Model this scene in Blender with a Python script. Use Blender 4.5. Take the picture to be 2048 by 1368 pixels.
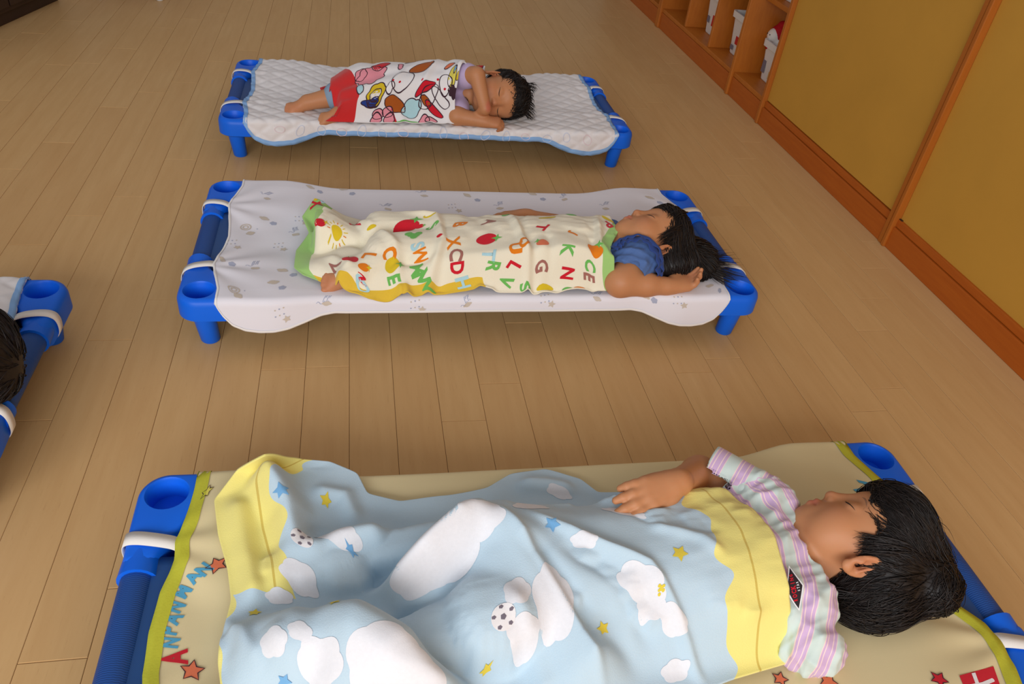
import bpy, bmesh, math, random
import numpy as np
from mathutils import Matrix, Vector

# ------------------------------------------------------------------ scene reset
for o in list(bpy.data.objects):
    bpy.data.objects.remove(o, do_unlink=True)
scene = bpy.context.scene
COL = scene.collection
random.seed(7)
rng = np.random.default_rng(11)

# ------------------------------------------------------------------ camera
FPX = 1543.07
CAM_H = 1.10
PC = np.array([1024.0, 684.0])
R = np.array([[0.98117916, -0.01726149, 0.19232653],
              [-0.16232033, -0.61321014, 0.77306238],
              [0.10459238, -0.7897312, -0.6044709]])
CPOS = np.array([0.0, 0.0, CAM_H])
cam_data = bpy.data.cameras.new('camera')
cam_data.sensor_width = 36.0
cam_data.lens = FPX / 2048 * 36.0
cam_data.clip_start = 0.02
cam = bpy.data.objects.new('camera', cam_data)
COL.objects.link(cam)
cam.matrix_world = Matrix(((R[0, 0], -R[0, 1], -R[0, 2], 0.0),
                           (R[1, 0], -R[1, 1], -R[1, 2], 0.0),
                           (R[2, 0], -R[2, 1], -R[2, 2], CAM_H),
                           (0, 0, 0, 1)))
scene.camera = cam

# ------------------------------------------------------------------ light
world = bpy.data.worlds.new('world')
scene.world = world
world.use_nodes = True
wbg = world.node_tree.nodes['Background']
wbg.inputs[0].default_value = (0.95, 0.94, 0.98, 1)
wbg.inputs[1].default_value = 0.335


def area(name, loc, target, sx, sy, power, col):
    d = bpy.data.lights.new(name, 'AREA')
    d.shape = 'RECTANGLE'
    d.size, d.size_y, d.energy, d.color = sx, sy, power, col
    o = bpy.data.objects.new(name, d)
    COL.objects.link(o)
    o.location = loc
    o.rotation_euler = (Vector(target) - Vector(loc)).to_track_quat('-Z', 'Y').to_euler()
    return o


area('window_daylight', (-0.9, -2.25, 1.65), (0.1, 1.4, 0.2), 4.2, 1.6, 114, (0.98, 0.985, 1.0))

scene.view_settings.view_transform = 'Standard'
scene.view_settings.look = 'None'
scene.view_settings.exposure = 0.12
scene.view_settings.gamma = 1.0
scene.view_settings.use_curve_mapping = False
scene.cycles.use_denoising = True
scene.cycles.max_bounces = 6


# ------------------------------------------------------------------ pixel helpers
def ray(px, py):
    return R @ np.array([px - PC[0], py - PC[1], FPX])


def onZ(px, py, z):
    d = ray(px, py)
    return CPOS + d * ((z - CAM_H) / d[2])


def onX(px, py, x):
    d = ray(px, py)
    return CPOS + d * (x / d[0])


def onY(px, py, y):
    d = ray(px, py)
    return CPOS + d * (y / d[1])


def proj(P):
    q = (np.asarray(P) - CPOS) @ R
    return PC + FPX * q[..., :2] / q[..., 2:3], q[..., 2]


# ------------------------------------------------------------------ materials
def lin(c):
    out = []
    for v in c:
        v = v / 255.0
        out.append(v / 12.92 if v <= 0.04045 else ((v + 0.055) / 1.055) ** 2.4)
    return tuple(out)


class NT:
    def __init__(self, name):
        self.m = bpy.data.materials.new(name)
        self.m.use_nodes = True
        self.t = self.m.node_tree
        self.b = self.t.nodes['Principled BSDF']

    def n(self, typ, **kw):
        nd = self.t.nodes.new(typ)
        for k, v in kw.items():
            setattr(nd, k, v)
        return nd

    def l(self, a, b):
        self.t.links.new(a, b)

    def math(self, op, a, b=None, c=None):
        nd = self.n('ShaderNodeMath', operation=op)
        for i, v in enumerate((a, b, c)):
            if v is None:
                continue
            if isinstance(v, (int, float)):
                nd.inputs[i].default_value = v
            else:
                self.l(v, nd.inputs[i])
        return nd.outputs[0]

    def mix(self, fac, a, b):
        nd = self.n('ShaderNodeMix', data_type='RGBA')
        for i, v in ((0, fac), (6, a), (7, b)):
            if isinstance(v, (int, float)):
                nd.inputs[i].default_value = v
            elif isinstance(v, tuple):
                nd.inputs[i].default_value = (v + (1,)) if len(v) == 3 else v
            else:
                self.l(v, nd.inputs[i])
        return nd.outputs[2]

    def noise(self, scale, detail=4, vec=None, rough=0.55, stretch=None):
        nd = self.n('ShaderNodeTexNoise')
        nd.inputs['Scale'].default_value = scale
        nd.inputs['Detail'].default_value = detail
        nd.inputs['Roughness'].default_value = rough
        if vec is None:
            vec = self.n('ShaderNodeTexCoord').outputs['Object']
        if stretch is not None:
            mp = self.n('ShaderNodeMapping')
            mp.inputs['Scale'].default_value = stretch
            self.l(vec, mp.inputs['Vector'])
            vec = mp.outputs[0]
        self.l(vec, nd.inputs['Vector'])
        return nd.outputs['Fac']

    def bump(self, h, strength=0.3, dist=0.002):
        nd = self.n('ShaderNodeBump')
        nd.inputs['Strength'].default_value = strength
        nd.inputs['Distance'].default_value = dist
        self.l(h, nd.inputs['Height'])
        self.l(nd.outputs[0], self.b.inputs['Normal'])


def simple(name, rgb, rough=0.6, spec=0.4, var=0.0, vscale=30, bump=None, sheen=0.0, sss=0.0, coat=0.0):
    t = NT(name)
    c = lin(rgb)
    t.b.inputs['Roughness'].default_value = rough
    t.b.inputs['Specular IOR Level'].default_value = spec
    if var:
        n = t.noise(vscale)
        d = tuple(x * (1 - var) for x in c)
        e = tuple(min(1, x * (1 + var)) for x in c)
        t.l(t.mix(n, d, e), t.b.inputs['Base Color'])
    else:
        t.b.inputs['Base Color'].default_value = c + (1,)
    if bump:
        t.bump(t.noise(bump[0], 3), bump[1], bump[2])
    t.b.inputs['Sheen Weight'].default_value = sheen
    if sss:
        t.b.inputs['Subsurface Weight'].default_value = sss
        t.b.inputs['Subsurface Radius'].default_value = (0.006, 0.002, 0.001)
        t.b.inputs['Subsurface Scale'].default_value = 1.0
    t.b.inputs['Coat Weight'].default_value = coat
    return t.m


# ------------------------------------------------------------------ object helpers
def add(name, verts, faces, mat=None, parent=None, smooth=True, mats=None, midx=None):
    me = bpy.data.meshes.new(name)
    if isinstance(verts, np.ndarray) and isinstance(faces, np.ndarray):
        nv, nf, k = len(verts), len(faces), faces.shape[1]
        me.vertices.add(nv)
        me.vertices.foreach_set('co', verts.astype(np.float32).ravel())
        me.loops.add(nf * k)
        me.loops.foreach_set('vertex_index', faces.astype(np.int32).ravel())
        me.polygons.add(nf)
        me.polygons.foreach_set('loop_start', np.arange(0, nf * k, k, dtype=np.int32))
        me.update(calc_edges=True)
        me.validate()
    else:
        me.from_pydata([tuple(v) for v in verts], [], [tuple(int(i) for i in f) for f in faces])
        me.update()
    if smooth:
        me.polygons.foreach_set('use_smooth', np.ones(len(me.polygons), dtype=bool))
    for m in (mats or ([mat] if mat else [])):
        me.materials.append(m)
    if midx is not None:
        me.polygons.foreach_set('material_index', np.asarray(midx, dtype=np.int32))
    o = bpy.data.objects.new(name, me)
    COL.objects.link(o)
    if parent is not None:
        o.parent = parent
        o.matrix_parent_inverse = parent.matrix_basis.inverted()
    return o


def add_bm(name, bm, mat=None, parent=None, smooth=False):
    bmesh.ops.recalc_face_normals(bm, faces=bm.faces)
    me = bpy.data.meshes.new(name)
    bm.to_mesh(me)
    bm.free()
    if smooth:
        me.polygons.foreach_set('use_smooth', np.ones(len(me.polygons), dtype=bool))
    if mat:
        me.materials.append(mat)
    o = bpy.data.objects.new(name, me)
    COL.objects.link(o)
    if parent is not None:
        o.parent = parent
        o.matrix_parent_inverse = parent.matrix_basis.inverted()
    return o


def box(name, x0, x1, y0, y1, z0, z1, mat, parent=None, bev=0.002, seg=2):
    bm = bmesh.new()
    bmesh.ops.create_cube(bm, size=1.0)
    for v in bm.verts:
        v.co = Vector(((x0 + x1) / 2 + v.co.x * (x1 - x0), (y0 + y1) / 2 + v.co.y * (y1 - y0), (z0 + z1) / 2 + v.co.z * (z1 - z0)))
    if bev:
        bmesh.ops.bevel(bm, geom=list(bm.edges), offset=bev, segments=seg, affect='EDGES', profile=0.6)
    return add_bm(name, bm, mat, parent)


def tag(o, label, cat=None, group=None, kind=None):
    o['label'] = label
    if cat:
        o['category'] = cat
    if group:
        o['group'] = group
    if kind:
        o['kind'] = kind
    return o


def struct(o, label=None):
    o['kind'] = 'structure'
    if label:
        o['label'] = label
    return o


def empty(name, loc=(0, 0, 0)):
    o = bpy.data.objects.new(name, None)
    o.empty_display_size = 0.05
    COL.objects.link(o)
    o.location = loc
    return o


def copy_tree(src, parent=None):
    c = src.copy()
    COL.objects.link(c)
    if parent is not None:
        c.parent = parent
    for ch in src.children:
        copy_tree(ch, c)
    return c


def smoothstep(a, b, x):
    t = np.clip((x - a) / (b - a), 0, 1)
    return t * t * (3 - 2 * t)


def tube(path, radii, sides=10, cap=True):
    """verts, faces of a tube along path (list of 3-vectors)."""
    P = np.asarray(path, float)
    n = len(P)
    radii = np.broadcast_to(np.asarray(radii, float), (n,))
    T = np.gradient(P, axis=0)
    T /= np.linalg.norm(T, axis=1)[:, None]
    ref = np.array([0, 0, 1.0]) if abs(T[0, 2]) < 0.9 else np.array([1.0, 0, 0])
    V = []
    u = np.cross(ref, T[0])
    u /= np.linalg.norm(u)
    for i in range(n):
        u = u - T[i] * (u @ T[i])
        u /= np.linalg.norm(u)
        w = np.cross(T[i], u)
        for k in range(sides):
            a = 2 * math.pi * k / sides
            V.append(P[i] + radii[i] * (math.cos(a) * u + math.sin(a) * w))
    F = []
    for i in range(n - 1):
        for k in range(sides):
            k2 = (k + 1) % sides
            F.append((i * sides + k, i * sides + k2, (i + 1) * sides + k2, (i + 1) * sides + k))
    if cap:
        F.append(tuple(range(sides - 1, -1, -1)))
        F.append(tuple((n - 1) * sides + k for k in range(sides)))
    return V, F


def lathe(profile, sides=24):
    """profile list of (r,z) from bottom to top, closed at ends when r==0."""
    V, F = [], []
    n = len(profile)
    for r, z in profile:
        for k in range(sides):
            a = 2 * math.pi * k / sides
            V.append((r * math.cos(a), r * math.sin(a), z))
    for i in range(n - 1):
        for k in range(sides):
            k2 = (k + 1) % sides
            F.append((i * sides + k, i * sides + k2, (i + 1) * sides + k2, (i + 1) * sides + k))
    return V, F


# ------------------------------------------------------------------ implicit bodies
class Sdf:
    def __init__(self):
        self.p = []

    def cap(self, a, b, ra, rb, k=0.01, op='u'):
        a, b = np.array(a, float), np.array(b, float)
        r = max(ra, rb)
        self.p.append(('c', (a, b, ra, rb), k, op, np.minimum(a, b) - r, np.maximum(a, b) + r))
        return self

    def chain(self, pts, rad, k=0.01, op='u'):
        for i in range(len(pts) - 1):
            self.cap(pts[i], pts[i + 1], rad[i], rad[i + 1], k if i == 0 else min(k, 0.006), op)
        return self

    def ell(self, c, r, k=0.01, op='u', M=None):
        c, r = np.array(c, float), np.array(r, float)
        if M is None:
            M = np.eye(3)
        e = np.abs(M) @ r
        self.p.append(('e', (c, r, M), k, op, c - e, c + e))
        return self

    def plane(self, p, n, k=0.004, op='s', lo=None, hi=None):
        """remove the half space on the side the normal points to, inside box lo..hi"""
        self.p.append(('p', (np.array(p, float), np.array(n, float) / np.linalg.norm(n)), k, op, np.array(lo, float), np.array(hi, float)))
        return self

    @staticmethod
    def dist(kind, a, P):
        if kind == 'c':
            A, B, ra, rb = a
            d = B - A
            h = np.clip(((P - A) @ d) / max(d @ d, 1e-12), 0, 1)
            q = P - A - h[..., None] * d
            return np.sqrt((q * q).sum(-1)) - (ra + (rb - ra) * h)
        if kind == 'e':
            c, r, M = a
            q = (P - c) @ M
            k0 = np.sqrt(((q / r) ** 2).sum(-1))
            k1 = np.sqrt(((q / (r * r)) ** 2).sum(-1)) + 1e-9
            return k0 * (k0 - 1) / k1
        p0, n = a
        return -((P - p0) @ n)

    @staticmethod
    def comb(f, d, k, op):
        if op == 'u':
            h = np.maximum(k - np.abs(f - d), 0) / k
            return np.minimum(f, d) - h * h * k * 0.25
        d = -d
        h = np.maximum(k - np.abs(f - d), 0) / k
        return np.maximum(f, d) + h * h * k * 0.25

    def at(self, P):
        f = np.full(P.shape[:-1], 0.5)
        for kind, a, k, op, lo, hi in self.p:
            d = self.dist(kind, a, P)
            if kind == 'p':
                ins = np.all((P > lo) & (P < hi), -1)
                f = np.where(ins, self.comb(f, d, k, op), f)
            else:
                f = self.comb(f, d, k, op)
        return f

    def grad(self, P, e=0.0015):
        g = np.stack([self.at(P + np.eye(3)[i] * e) - self.at(P - np.eye(3)[i] * e) for i in range(3)], -1)
        return g / (np.linalg.norm(g, axis=-1)[..., None] + 1e-12)

    def snap(self, P, off=0.0, it=5):
        P = np.array(P, float)
        for _ in range(it):
            P = P - self.grad(P) * (self.at(P) - off)[..., None]
        return P

    def mesh(self, h):
        lo = np.min([q[4] for q in self.p if q[3] == 'u'], 0) - 3 * h
        hi = np.max([q[5] for q in self.p if q[3] == 'u'], 0) + 3 * h
        n = np.ceil((hi - lo) / h).astype(int) + 1
        F = np.full(n, 0.05, np.float32)
        ax = [lo[i] + h * np.arange(n[i]) for i in range(3)]
        for kind, a, k, op, bl, bh in self.p:
            m = k + 3 * h if kind != 'p' else 0
            i0 = np.maximum(((bl - m - lo) / h).astype(int), 0)
            i1 = np.minimum(((bh + m - lo) / h).astype(int) + 2, n)
            if np.any(i1 <= i0):
                continue
            g = np.stack(np.meshgrid(*[ax[i][i0[i]:i1[i]] for i in range(3)], indexing='ij'), -1)
            sl = tuple(slice(i0[i], i1[i]) for i in range(3))
            F[sl] = self.comb(F[sl], self.dist(kind, a, g), k, op)
        return nets(F, lo, h)


def nets(F, lo, h):
    S = F < 0
    c = [S[i:S.shape[0] - 1 + i, j:S.shape[1] - 1 + j, k:S.shape[2] - 1 + k] for i in (0, 1) for j in (0, 1) for k in (0, 1)]
    cnt = sum(x.astype(np.int8) for x in c)
    idx = np.argwhere((cnt > 0) & (cnt < 8))
    offs = np.array([(i, j, k) for i in (0, 1) for j in (0, 1) for k in (0, 1)])
    vals = np.stack([F[idx[:, 0] + o[0], idx[:, 1] + o[1], idx[:, 2] + o[2]] for o in offs], 1)
    acc = np.zeros((len(idx), 3))
    num = np.zeros(len(idx))
    for a in range(8):
        for b in range(a + 1, 8):
            if np.abs(offs[a] - offs[b]).sum() != 1:
                continue
            va, vb = vals[:, a], vals[:, b]
            m = (va < 0) != (vb < 0)
            t = np.where(m, va / np.where(m, va - vb, 1), 0)
            acc += np.where(m[:, None], offs[a] + t[:, None] * (offs[b] - offs[a]), 0)
            num += m
    V = lo + h * (idx + acc / num[:, None])
    vid = np.full(tuple(s - 1 for s in F.shape), -1, np.int32)
    vid[idx[:, 0], idx[:, 1], idx[:, 2]] = np.arange(len(idx))
    quads = []
    for axis in range(3):
        s0 = [slice(None)] * 3
        s1 = [slice(None)] * 3
        s0[axis] = slice(0, -1)
        s1[axis] = slice(1, None)
        ch = S[tuple(s0)] != S[tuple(s1)]
        e = np.argwhere(ch)
        b, cc = [(1, 2), (2, 0), (0, 1)][axis]
        ok = (e[:, b] > 0) & (e[:, cc] > 0) & (e[:, b] < F.shape[b] - 1) & (e[:, cc] < F.shape[cc] - 1)
        e = e[ok]
        eb = np.zeros(3, int)
        eb[b] = 1
        ec = np.zeros(3, int)
        ec[cc] = 1
        q = np.stack([vid[tuple((e - eb - ec).T)], vid[tuple((e - ec).T)], vid[tuple(e.T)], vid[tuple((e - eb).T)]], 1)
        fl = S[tuple(e.T)]
        q[~fl] = q[~fl][:, ::-1]
        quads.append(q)
    return V, np.concatenate(quads)


def relax(V, Q, it=2, lam=0.5):
    n = len(V)
    a = np.concatenate([Q[:, [0, 1]], Q[:, [1, 2]], Q[:, [2, 3]], Q[:, [3, 0]]])
    for _ in range(it):
        s = np.zeros_like(V)
        c = np.zeros(n)
        for d in range(3):
            s[:, d] = np.bincount(a[:, 0], V[a[:, 1], d], n) + np.bincount(a[:, 1], V[a[:, 0], d], n)
        c = np.bincount(a[:, 0], minlength=n) + np.bincount(a[:, 1], minlength=n)
        V = V + lam * (s / np.maximum(c, 1)[:, None] - V)
    return V


# ------------------------------------------------------------------ structure materials
def wood_floor():
    t = NT('floor_wood')
    pos = t.n('ShaderNodeNewGeometry').outputs['Position']
    rnd = t.n('ShaderNodeObjectInfo').outputs['Random']
    off = t.n('ShaderNodeCombineXYZ')
    t.l(t.math('MULTIPLY', rnd, 7.0), off.inputs[0])
    t.l(t.math('MULTIPLY', rnd, 31.0), off.inputs[1])
    v = t.n('ShaderNodeVectorMath', operation='ADD')
    t.l(pos, v.inputs[0])
    t.l(off.outputs[0], v.inputs[1])
    g1 = t.noise(9, 5, v.outputs[0], 0.6, (5.0, 0.45, 1))
    g2 = t.noise(60, 3, v.outputs[0], 0.6, (5.0, 0.35, 1))
    g3 = t.noise(3.5, 3, v.outputs[0], 0.5, (2.6, 0.7, 1))
    c = t.mix(g1, lin((200, 158, 106)), lin((226, 190, 136)))
    c = t.mix(t.math('MULTIPLY', g3, 0.55), c, lin((208, 162, 106)))
    fl = t.math('GREATER_THAN', g2, 0.66)
    c = t.mix(t.math('MULTIPLY', fl, 0.14), c, lin((150, 104, 62)))
    tone = t.math('ADD', t.math('MULTIPLY', rnd, 0.14), 0.0)
    c = t.mix(tone, c, lin((176, 124, 74)))
    t.l(c, t.b.inputs['Base Color'])
    t.b.inputs['Roughness'].default_value = 0.36
    t.b.inputs['Specular IOR Level'].default_value = 0.10
    t.bump(g2, 0.05, 0.0006)
    return t.m


def wood_stain(name, a, b, stretch, rough=0.45):
    t = NT(name)
    g = t.noise(14, 5, None, 0.6, stretch)
    t.l(t.mix(g, lin(a), lin(b)), t.b.inputs['Base Color'])
    t.b.inputs['Roughness'].default_value = rough
    t.bump(g, 0.06, 0.001)
    return t.m


M_FLOOR = wood_floor()
M_GAP = simple('floor_joint', (134, 96, 60), 0.8)
M_BASE = wood_stain('stained_baseboard', (164, 76, 14), (192, 102, 26), (8, 0.6, 8))
M_TRIM = wood_stain('stained_trim', (164, 88, 24), (186, 108, 34), (8, 8, 0.6))
M_CUB = wood_stain('stained_cubby', (168, 90, 22), (196, 116, 34), (6, 1.2, 1.2))
M_PANEL = simple('ochre_panel', (200, 150, 60), 0.6, 0.3, 0.08, 6)
M_WALL = simple('cream_wall', (214, 204, 184), 0.8, 0.2, 0.03, 3)
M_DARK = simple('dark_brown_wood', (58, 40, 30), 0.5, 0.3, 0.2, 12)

# floor slab with individual planks
floor = struct(box('floor', -4.2, 1.75, -3.2, 6.3, -0.06, -0.0035, M_GAP, None, 0), 'light brown wooden plank floor')
PW, PL, PX0 = 0.0926, 0.909, -0.0253 - 24 * 0.0926


def plank_mesh():
    w, l, d, c = PW / 2 - 0.0004, PL / 2 - 0.0005, 0.003, 0.0008
    V, F = [], []
    for x, y, z in ((w, l, -d), (w, l, -c * 0.6), (w - c, l - c, 0)):
        V += [(-x, -y, z), (x, -y, z), (x, y, z), (-x, y, z)]
    for r in (0, 4):
        for k in range(4):
            F.append((r + k, r + (k + 1) % 4, r + 4 + (k + 1) % 4, r + 4 + k))
    F.append((8, 9, 10, 11))
    me = bpy.data.meshes.new('plank')
    me.from_pydata(V, [], F)
    me.update()
    me.materials.append(M_FLOOR)
    return me


pm = plank_mesh()
offs = [0.0, 0.37, 0.71, 0.18, 0.55, 0.83, 0.29, 0.64, 0.06, 0.46]
i = 0
x = PX0
while x < 1.611:
    y = 0.05 - PL * offs[(i * 7 + 3) % 10] + random.uniform(-.04, .04)
    while y < 5.35:
        o = bpy.data.objects.new('plank', pm)
        COL.objects.link(o)
        w = min(PW, 1.625 - x)
        o.location = (x + w / 2, y + PL / 2, random.uniform(-0.0003, 0.0))
        o.scale = (w / PW, 1, 1)
        o.parent = floor
        o.matrix_parent_inverse = floor.matrix_basis.inverted()
        y += PL
    x += PW
    i += 1
rest = []
for (x0, x1, y0, y1) in ((-4.2, PX0, -3.2, 6.3), (PX0, 1.62, -3.2, -0.9), (PX0, 1.62, 6.2, 6.3)):
    rest.append((x0, x1, y0, y1))
V, F = [], []
for (x0, x1, y0, y1) in rest:
    b = len(V)
    V += [(x0, y0, -0.001), (x1, y0, -0.001), (x1, y1, -0.001), (x0, y1, -0.001)]
    F.append((b, b + 1, b + 2, b + 3))
tag(add('plank_surface', V, F, M_FLOOR, floor, False), 'wooden planks outside the nap area', kind='stuff')

# right wall: backing, sliding panels, baseboard, trims
WX = 1.611
struct(box('wall_right', WX + 0.03, WX + 0.12, -3.2, 2.83, 0, 2.6, M_PANEL, None, 0), 'ochre wall with wooden cabinet panels')
struct(box('door_1', WX + 0.012, WX + 0.03, 1.895, 2.832, 0.098, 2.2, M_PANEL, None, 0.002), 'smooth ochre sliding panel beside the cubby shelves')
struct(box('door_2', WX + 0.014, WX + 0.03, 0.62, 1.859, 0.094, 2.2, M_PANEL, None, 0.002), 'smooth ochre sliding panel nearest the front cot')
struct(box('door_3', WX + 0.012, WX + 0.03, -0.9, 0.585, 0.098, 2.2, M_PANEL, None, 0.002), 'smooth ochre sliding panel outside the view')
bb = struct(box('baseboard_right', WX, WX + 0.03, -3.2, 2.831, 0, 0.070, M_BASE, None, 0.0025), 'orange brown wooden baseboard under the ochre panels')
box('rail', WX + 0.006, WX + 0.03, -3.2, 2.831, 0.0715, 0.0955, M_BASE, bb, 0.002)
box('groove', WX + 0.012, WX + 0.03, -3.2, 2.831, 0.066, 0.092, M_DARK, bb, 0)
for n, (y0, y1, xf) in enumerate(((1.859, 1.8725, 0.004), (1.8785, 1.895, 0.0), (2.833, 2.850, 0.003), (0.588, 0.603, 0.003))):
    struct(box('trim_%d' % (n + 1), WX - xf - 0.004, WX + 0.03, y0, y1, 0, 2.2, M_TRIM, None, 0.0025),
           ['slim wooden upright strip between the two ochre panels, far half', 'slim wooden upright strip between the two ochre panels, near half', 'slim wooden strip where panel meets cubby shelves', 'slim wooden strip outside the view'][n])
dk = box('gap_shadow_block', WX + 0.008, WX + 0.02, 1.845, 1.859, 0.088, 0.098, M_DARK, bb, 0.001)  # solid dark block standing in for the shadow in the panel gap
dk.name = 'gap_shade'

# far, left and window walls (outside the frame)
struct(box('wall_back', -4.3, 2.1, 6.3, 6.4, 0, 2.6, M_WALL, None, 0), 'cream wall at the far end of the room')
struct(box('wall_left', -4.3, -4.2, -3.2, 6.3, 0, 2.6, M_WALL, None, 0), 'cream wall on the left of the room')
wf = struct(box('wall_front', -4.3, 1.75, -2.7, -2.6, 0, 0.85, M_WALL, None, 0), 'cream wall below the windows behind the viewer')
box('upper_wall', -4.3, 1.75, -2.7, -2.6, 2.6, 2.75, M_WALL, wf, 0)
wn = struct(box('window_1', -4.3, 1.75, -2.67, -2.62, 0.85, 0.9, M_TRIM, None, 0.004), 'row of wooden framed windows behind the viewer')
for xx in (-4.2, -2.3, -0.4, 1.5):
    box('window_frame', xx, xx + 0.06, -2.67, -2.62, 0.9, 2.6, M_TRIM, wn, 0.004)

# cubby shelf units
M_BIN = simple('white_plastic', (226, 226, 224), 0.35, 0.5)
M_RED = simple('red_print', (196, 40, 34), 0.6)
M_GREY = simple('grey_print', (120, 116, 132), 0.6)
M_BEIGE = simple('beige_print', (206, 190, 140), 0.6)


def cubby(y0, y1, nb, label, far_side=True, near_side=True):
    e = empty('cubby_shelf', (WX, (y0 + y1) / 2, 0))
    tag(e, label, 'shelf', 'cubby shelf units along the right wall')
    D = WX + 0.36
    if near_side:
        box('side_panel', WX - 0.008, D, y0, y0 + 0.021, 0, 1.3, M_CUB, e, 0.003)
    else:
        y0 -= 0.021
    if far_side:
        box('side_panel', WX - 0.008, D, y1 - 0.021, y1, 0, 1.3, M_CUB, e, 0.003)
    a, b = y0 + 0.021, y1 - (0.021 if far_side else 0)
    box('kickboard', WX + 0.002, WX + 0.02, a, b, 0, 0.080, M_BASE, e, 0.002)
    box('bottom_shelf', WX + 0.004, D, a, b, 0.081, 0.100, M_CUB, e, 0.003)
    box('middle_shelf', WX + 0.05, D, a, b, 0.402, 0.422, M_CUB, e, 0.003)
    box('top', WX - 0.005, D, a, b, 1.28, 1.3, M_CUB, e, 0.003)
    box('back_panel', D - 0.01, D, a, b, 0.1, 1.28, M_CUB, e, 0)
    for k in range(1, nb):
        yy = a + (b - a) * k / nb
        box('divider', WX + 0.012, D - 0.01, yy - 0.009, yy + 0.009, 0.1, 1.28, M_CUB, e, 0.003)
    return e


cubby(2.851, 3.160, 1, 'narrow wooden cubby bay between the ochre panel and a thick upright', False, False)
cubby(3.161, 4.172, 3, 'wide wooden cubby unit holding two white bins')
cubby(4.174, 5.185, 3, 'farthest wooden cubby unit with only its orange brown kickboard in view')


def plate(name, x, y0, y1, z0, z1, mat, parent):
    return add(name, [(x, y0, z0), (x, y1, z0), (x, y1, z1), (x, y0, z1)], [(0, 3, 2, 1)], mat, parent, False)


def bin_(y0, y1, z0, h, label, stick):
    e = empty('storage_bin', (WX + 0.2, (y0 + y1) / 2, z0))
    tag(e, label, 'bin', 'white bins in the cubby shelves')
    x0, x1 = WX + 0.085, WX + 0.31
    bm = bmesh.new()
    levels = [(-0.012, 0), (-0.010, 0.004), (0.0, h - 0.03), (0.001, h - 0.028), (0.010, h - 0.026), (0.011, h), (0.004, h), (0.002, h - 0.02), (-0.010, 0.01)]
    rings = []
    for g, z in levels:
        r = []
        cx, cy, hx, hy, rad = (x0 + x1) / 2, (y0 + y1) / 2, (x1 - x0) / 2 + g, (y1 - y0) / 2 + g - 0.012, 0.018
        for (sx, sy, a0) in ((1, 1, 0), (-1, 1, 90), (-1, -1, 180), (1, -1, 270)):
            for q in range(5):
                a = math.radians(a0 + q * 22.5)
                r.append(bm.verts.new((cx + sx * (hx - rad) + rad * math.cos(a), cy + sy * (hy - rad) + rad * math.sin(a), z0 + z)))
        rings.append(r)
    for a, b in zip(rings, rings[1:]):
        for k in range(len(a)):
            bm.faces.new((a[k], a[(k + 1) % len(a)], b[(k + 1) % len(a)], b[k]))
    bm.faces.new(rings[0])
    bm.faces.new(rings[-1])
    add_bm('body', bm, M_BIN, e, False)
    xf = x0 + 0.004
    for (yy, zz, w, hh, m) in stick:
        plate('sticker', xf - 0.0005, y0 + yy, y0 + yy + w, z0 + zz, z0 + zz + hh, m, e)
    # grip slots
    for q in range(4):
        yq = y1 - 0.045 - q * 0.016
        plate('slot', xf - 0.0008, yq, yq + 0.006, z0 + h * 0.55, z0 + h * 0.66, M_GREY, e)
    return e


bin_(2.875, 3.122, 0.101, 0.160, 'white bin with a red hooded toy on top, beside the ochre panel', [(0.05, 0.05, 0.025, 0.035, M_RED), (0.09, 0.02, 0.06, 0.03, M_BEIGE), (0.19, 0.03, 0.03, 0.08, M_GREY)])
bin_(3.20, 3.474, 0.101, 0.180, 'white open bin in the near bay of the wide cubby unit', [(0.15, 0.05, 0.05, 0.035, M_RED), (0.205, 0.02, 0.03, 0.02, M_GREY)])
bin_(3.535, 3.79, 0.101, 0.19, 'white bin in the middle bay of the wide cubby unit', [(0.11, 0.045, 0.05, 0.05, M_RED), (0.19, 0.05, 0.03, 0.03, M_GREY), (0.19, 0.11, 0.03, 0.05, M_GREY)])
bin_(2.875, 3.115, 0.423, 0.20, 'white bin on the upper shelf above the hooded toy', [(0.16, 0.02, 0.02, 0.02, M_GREY), (0.19, 0.02, 0.015, 0.02, M_GREY)])
bin_(3.535, 3.79, 0.423, 0.20, 'white bin on the upper shelf of the wide cubby unit', [(0.16, 0.02, 0.02, 0.02, M_RED)])

# small plush toy in the first bin
tc_ = onX(1549, 72, 1.735)
ty = empty('plush_toy', tuple(tc_))
tag(ty, 'small white plush toy with a red hood lying in a bin', 'toy')
tx, tyy, tz = tc_
s = Sdf()
s.ell((tx, tyy, tz), (0.03, 0.034, 0.032)).cap((tx + .025, tyy - .02, tz - .035), (tx + .06, tyy - .05, tz - .09), 0.035, 0.03)
V, Q = s.mesh(0.004)
add('head', V, Q, simple('white_plush', (232, 226, 220), 0.9, 0.1, 0, 30, (400, 0.3, 0.001)), ty)
s = Sdf()
s.ell((tx + .017, tyy, tz + .007), (0.036, 0.04, 0.04)).cap((tx - .015, tyy + .015, tz - .03), (tx - .035, tyy - .035, tz - .037), 0.012, 0.010, 0.02)
s.ell((tx + .02, tyy - .02, tz + .05), (0.02, 0.035, 0.016), 0.015)
s.ell((tx - .02, tyy + .002, tz + .003), (0.028, 0.029, 0.027), 0.004, 's')
V, Q = s.mesh(0.0035)
add('hood', V, Q, simple('red_cloth', (176, 24, 34), 0.8, 0.2), ty)
for yy in (tyy - .012, tyy + .01):
    V, F = lathe([(0, -0.003), (0.003, 0), (0, 0.003)], 8)
    add('eye', [(tx - .0295 + v[0], yy + v[1], tz + .007 + v[2]) for v in V], F, M_DARK, ty)

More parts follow.
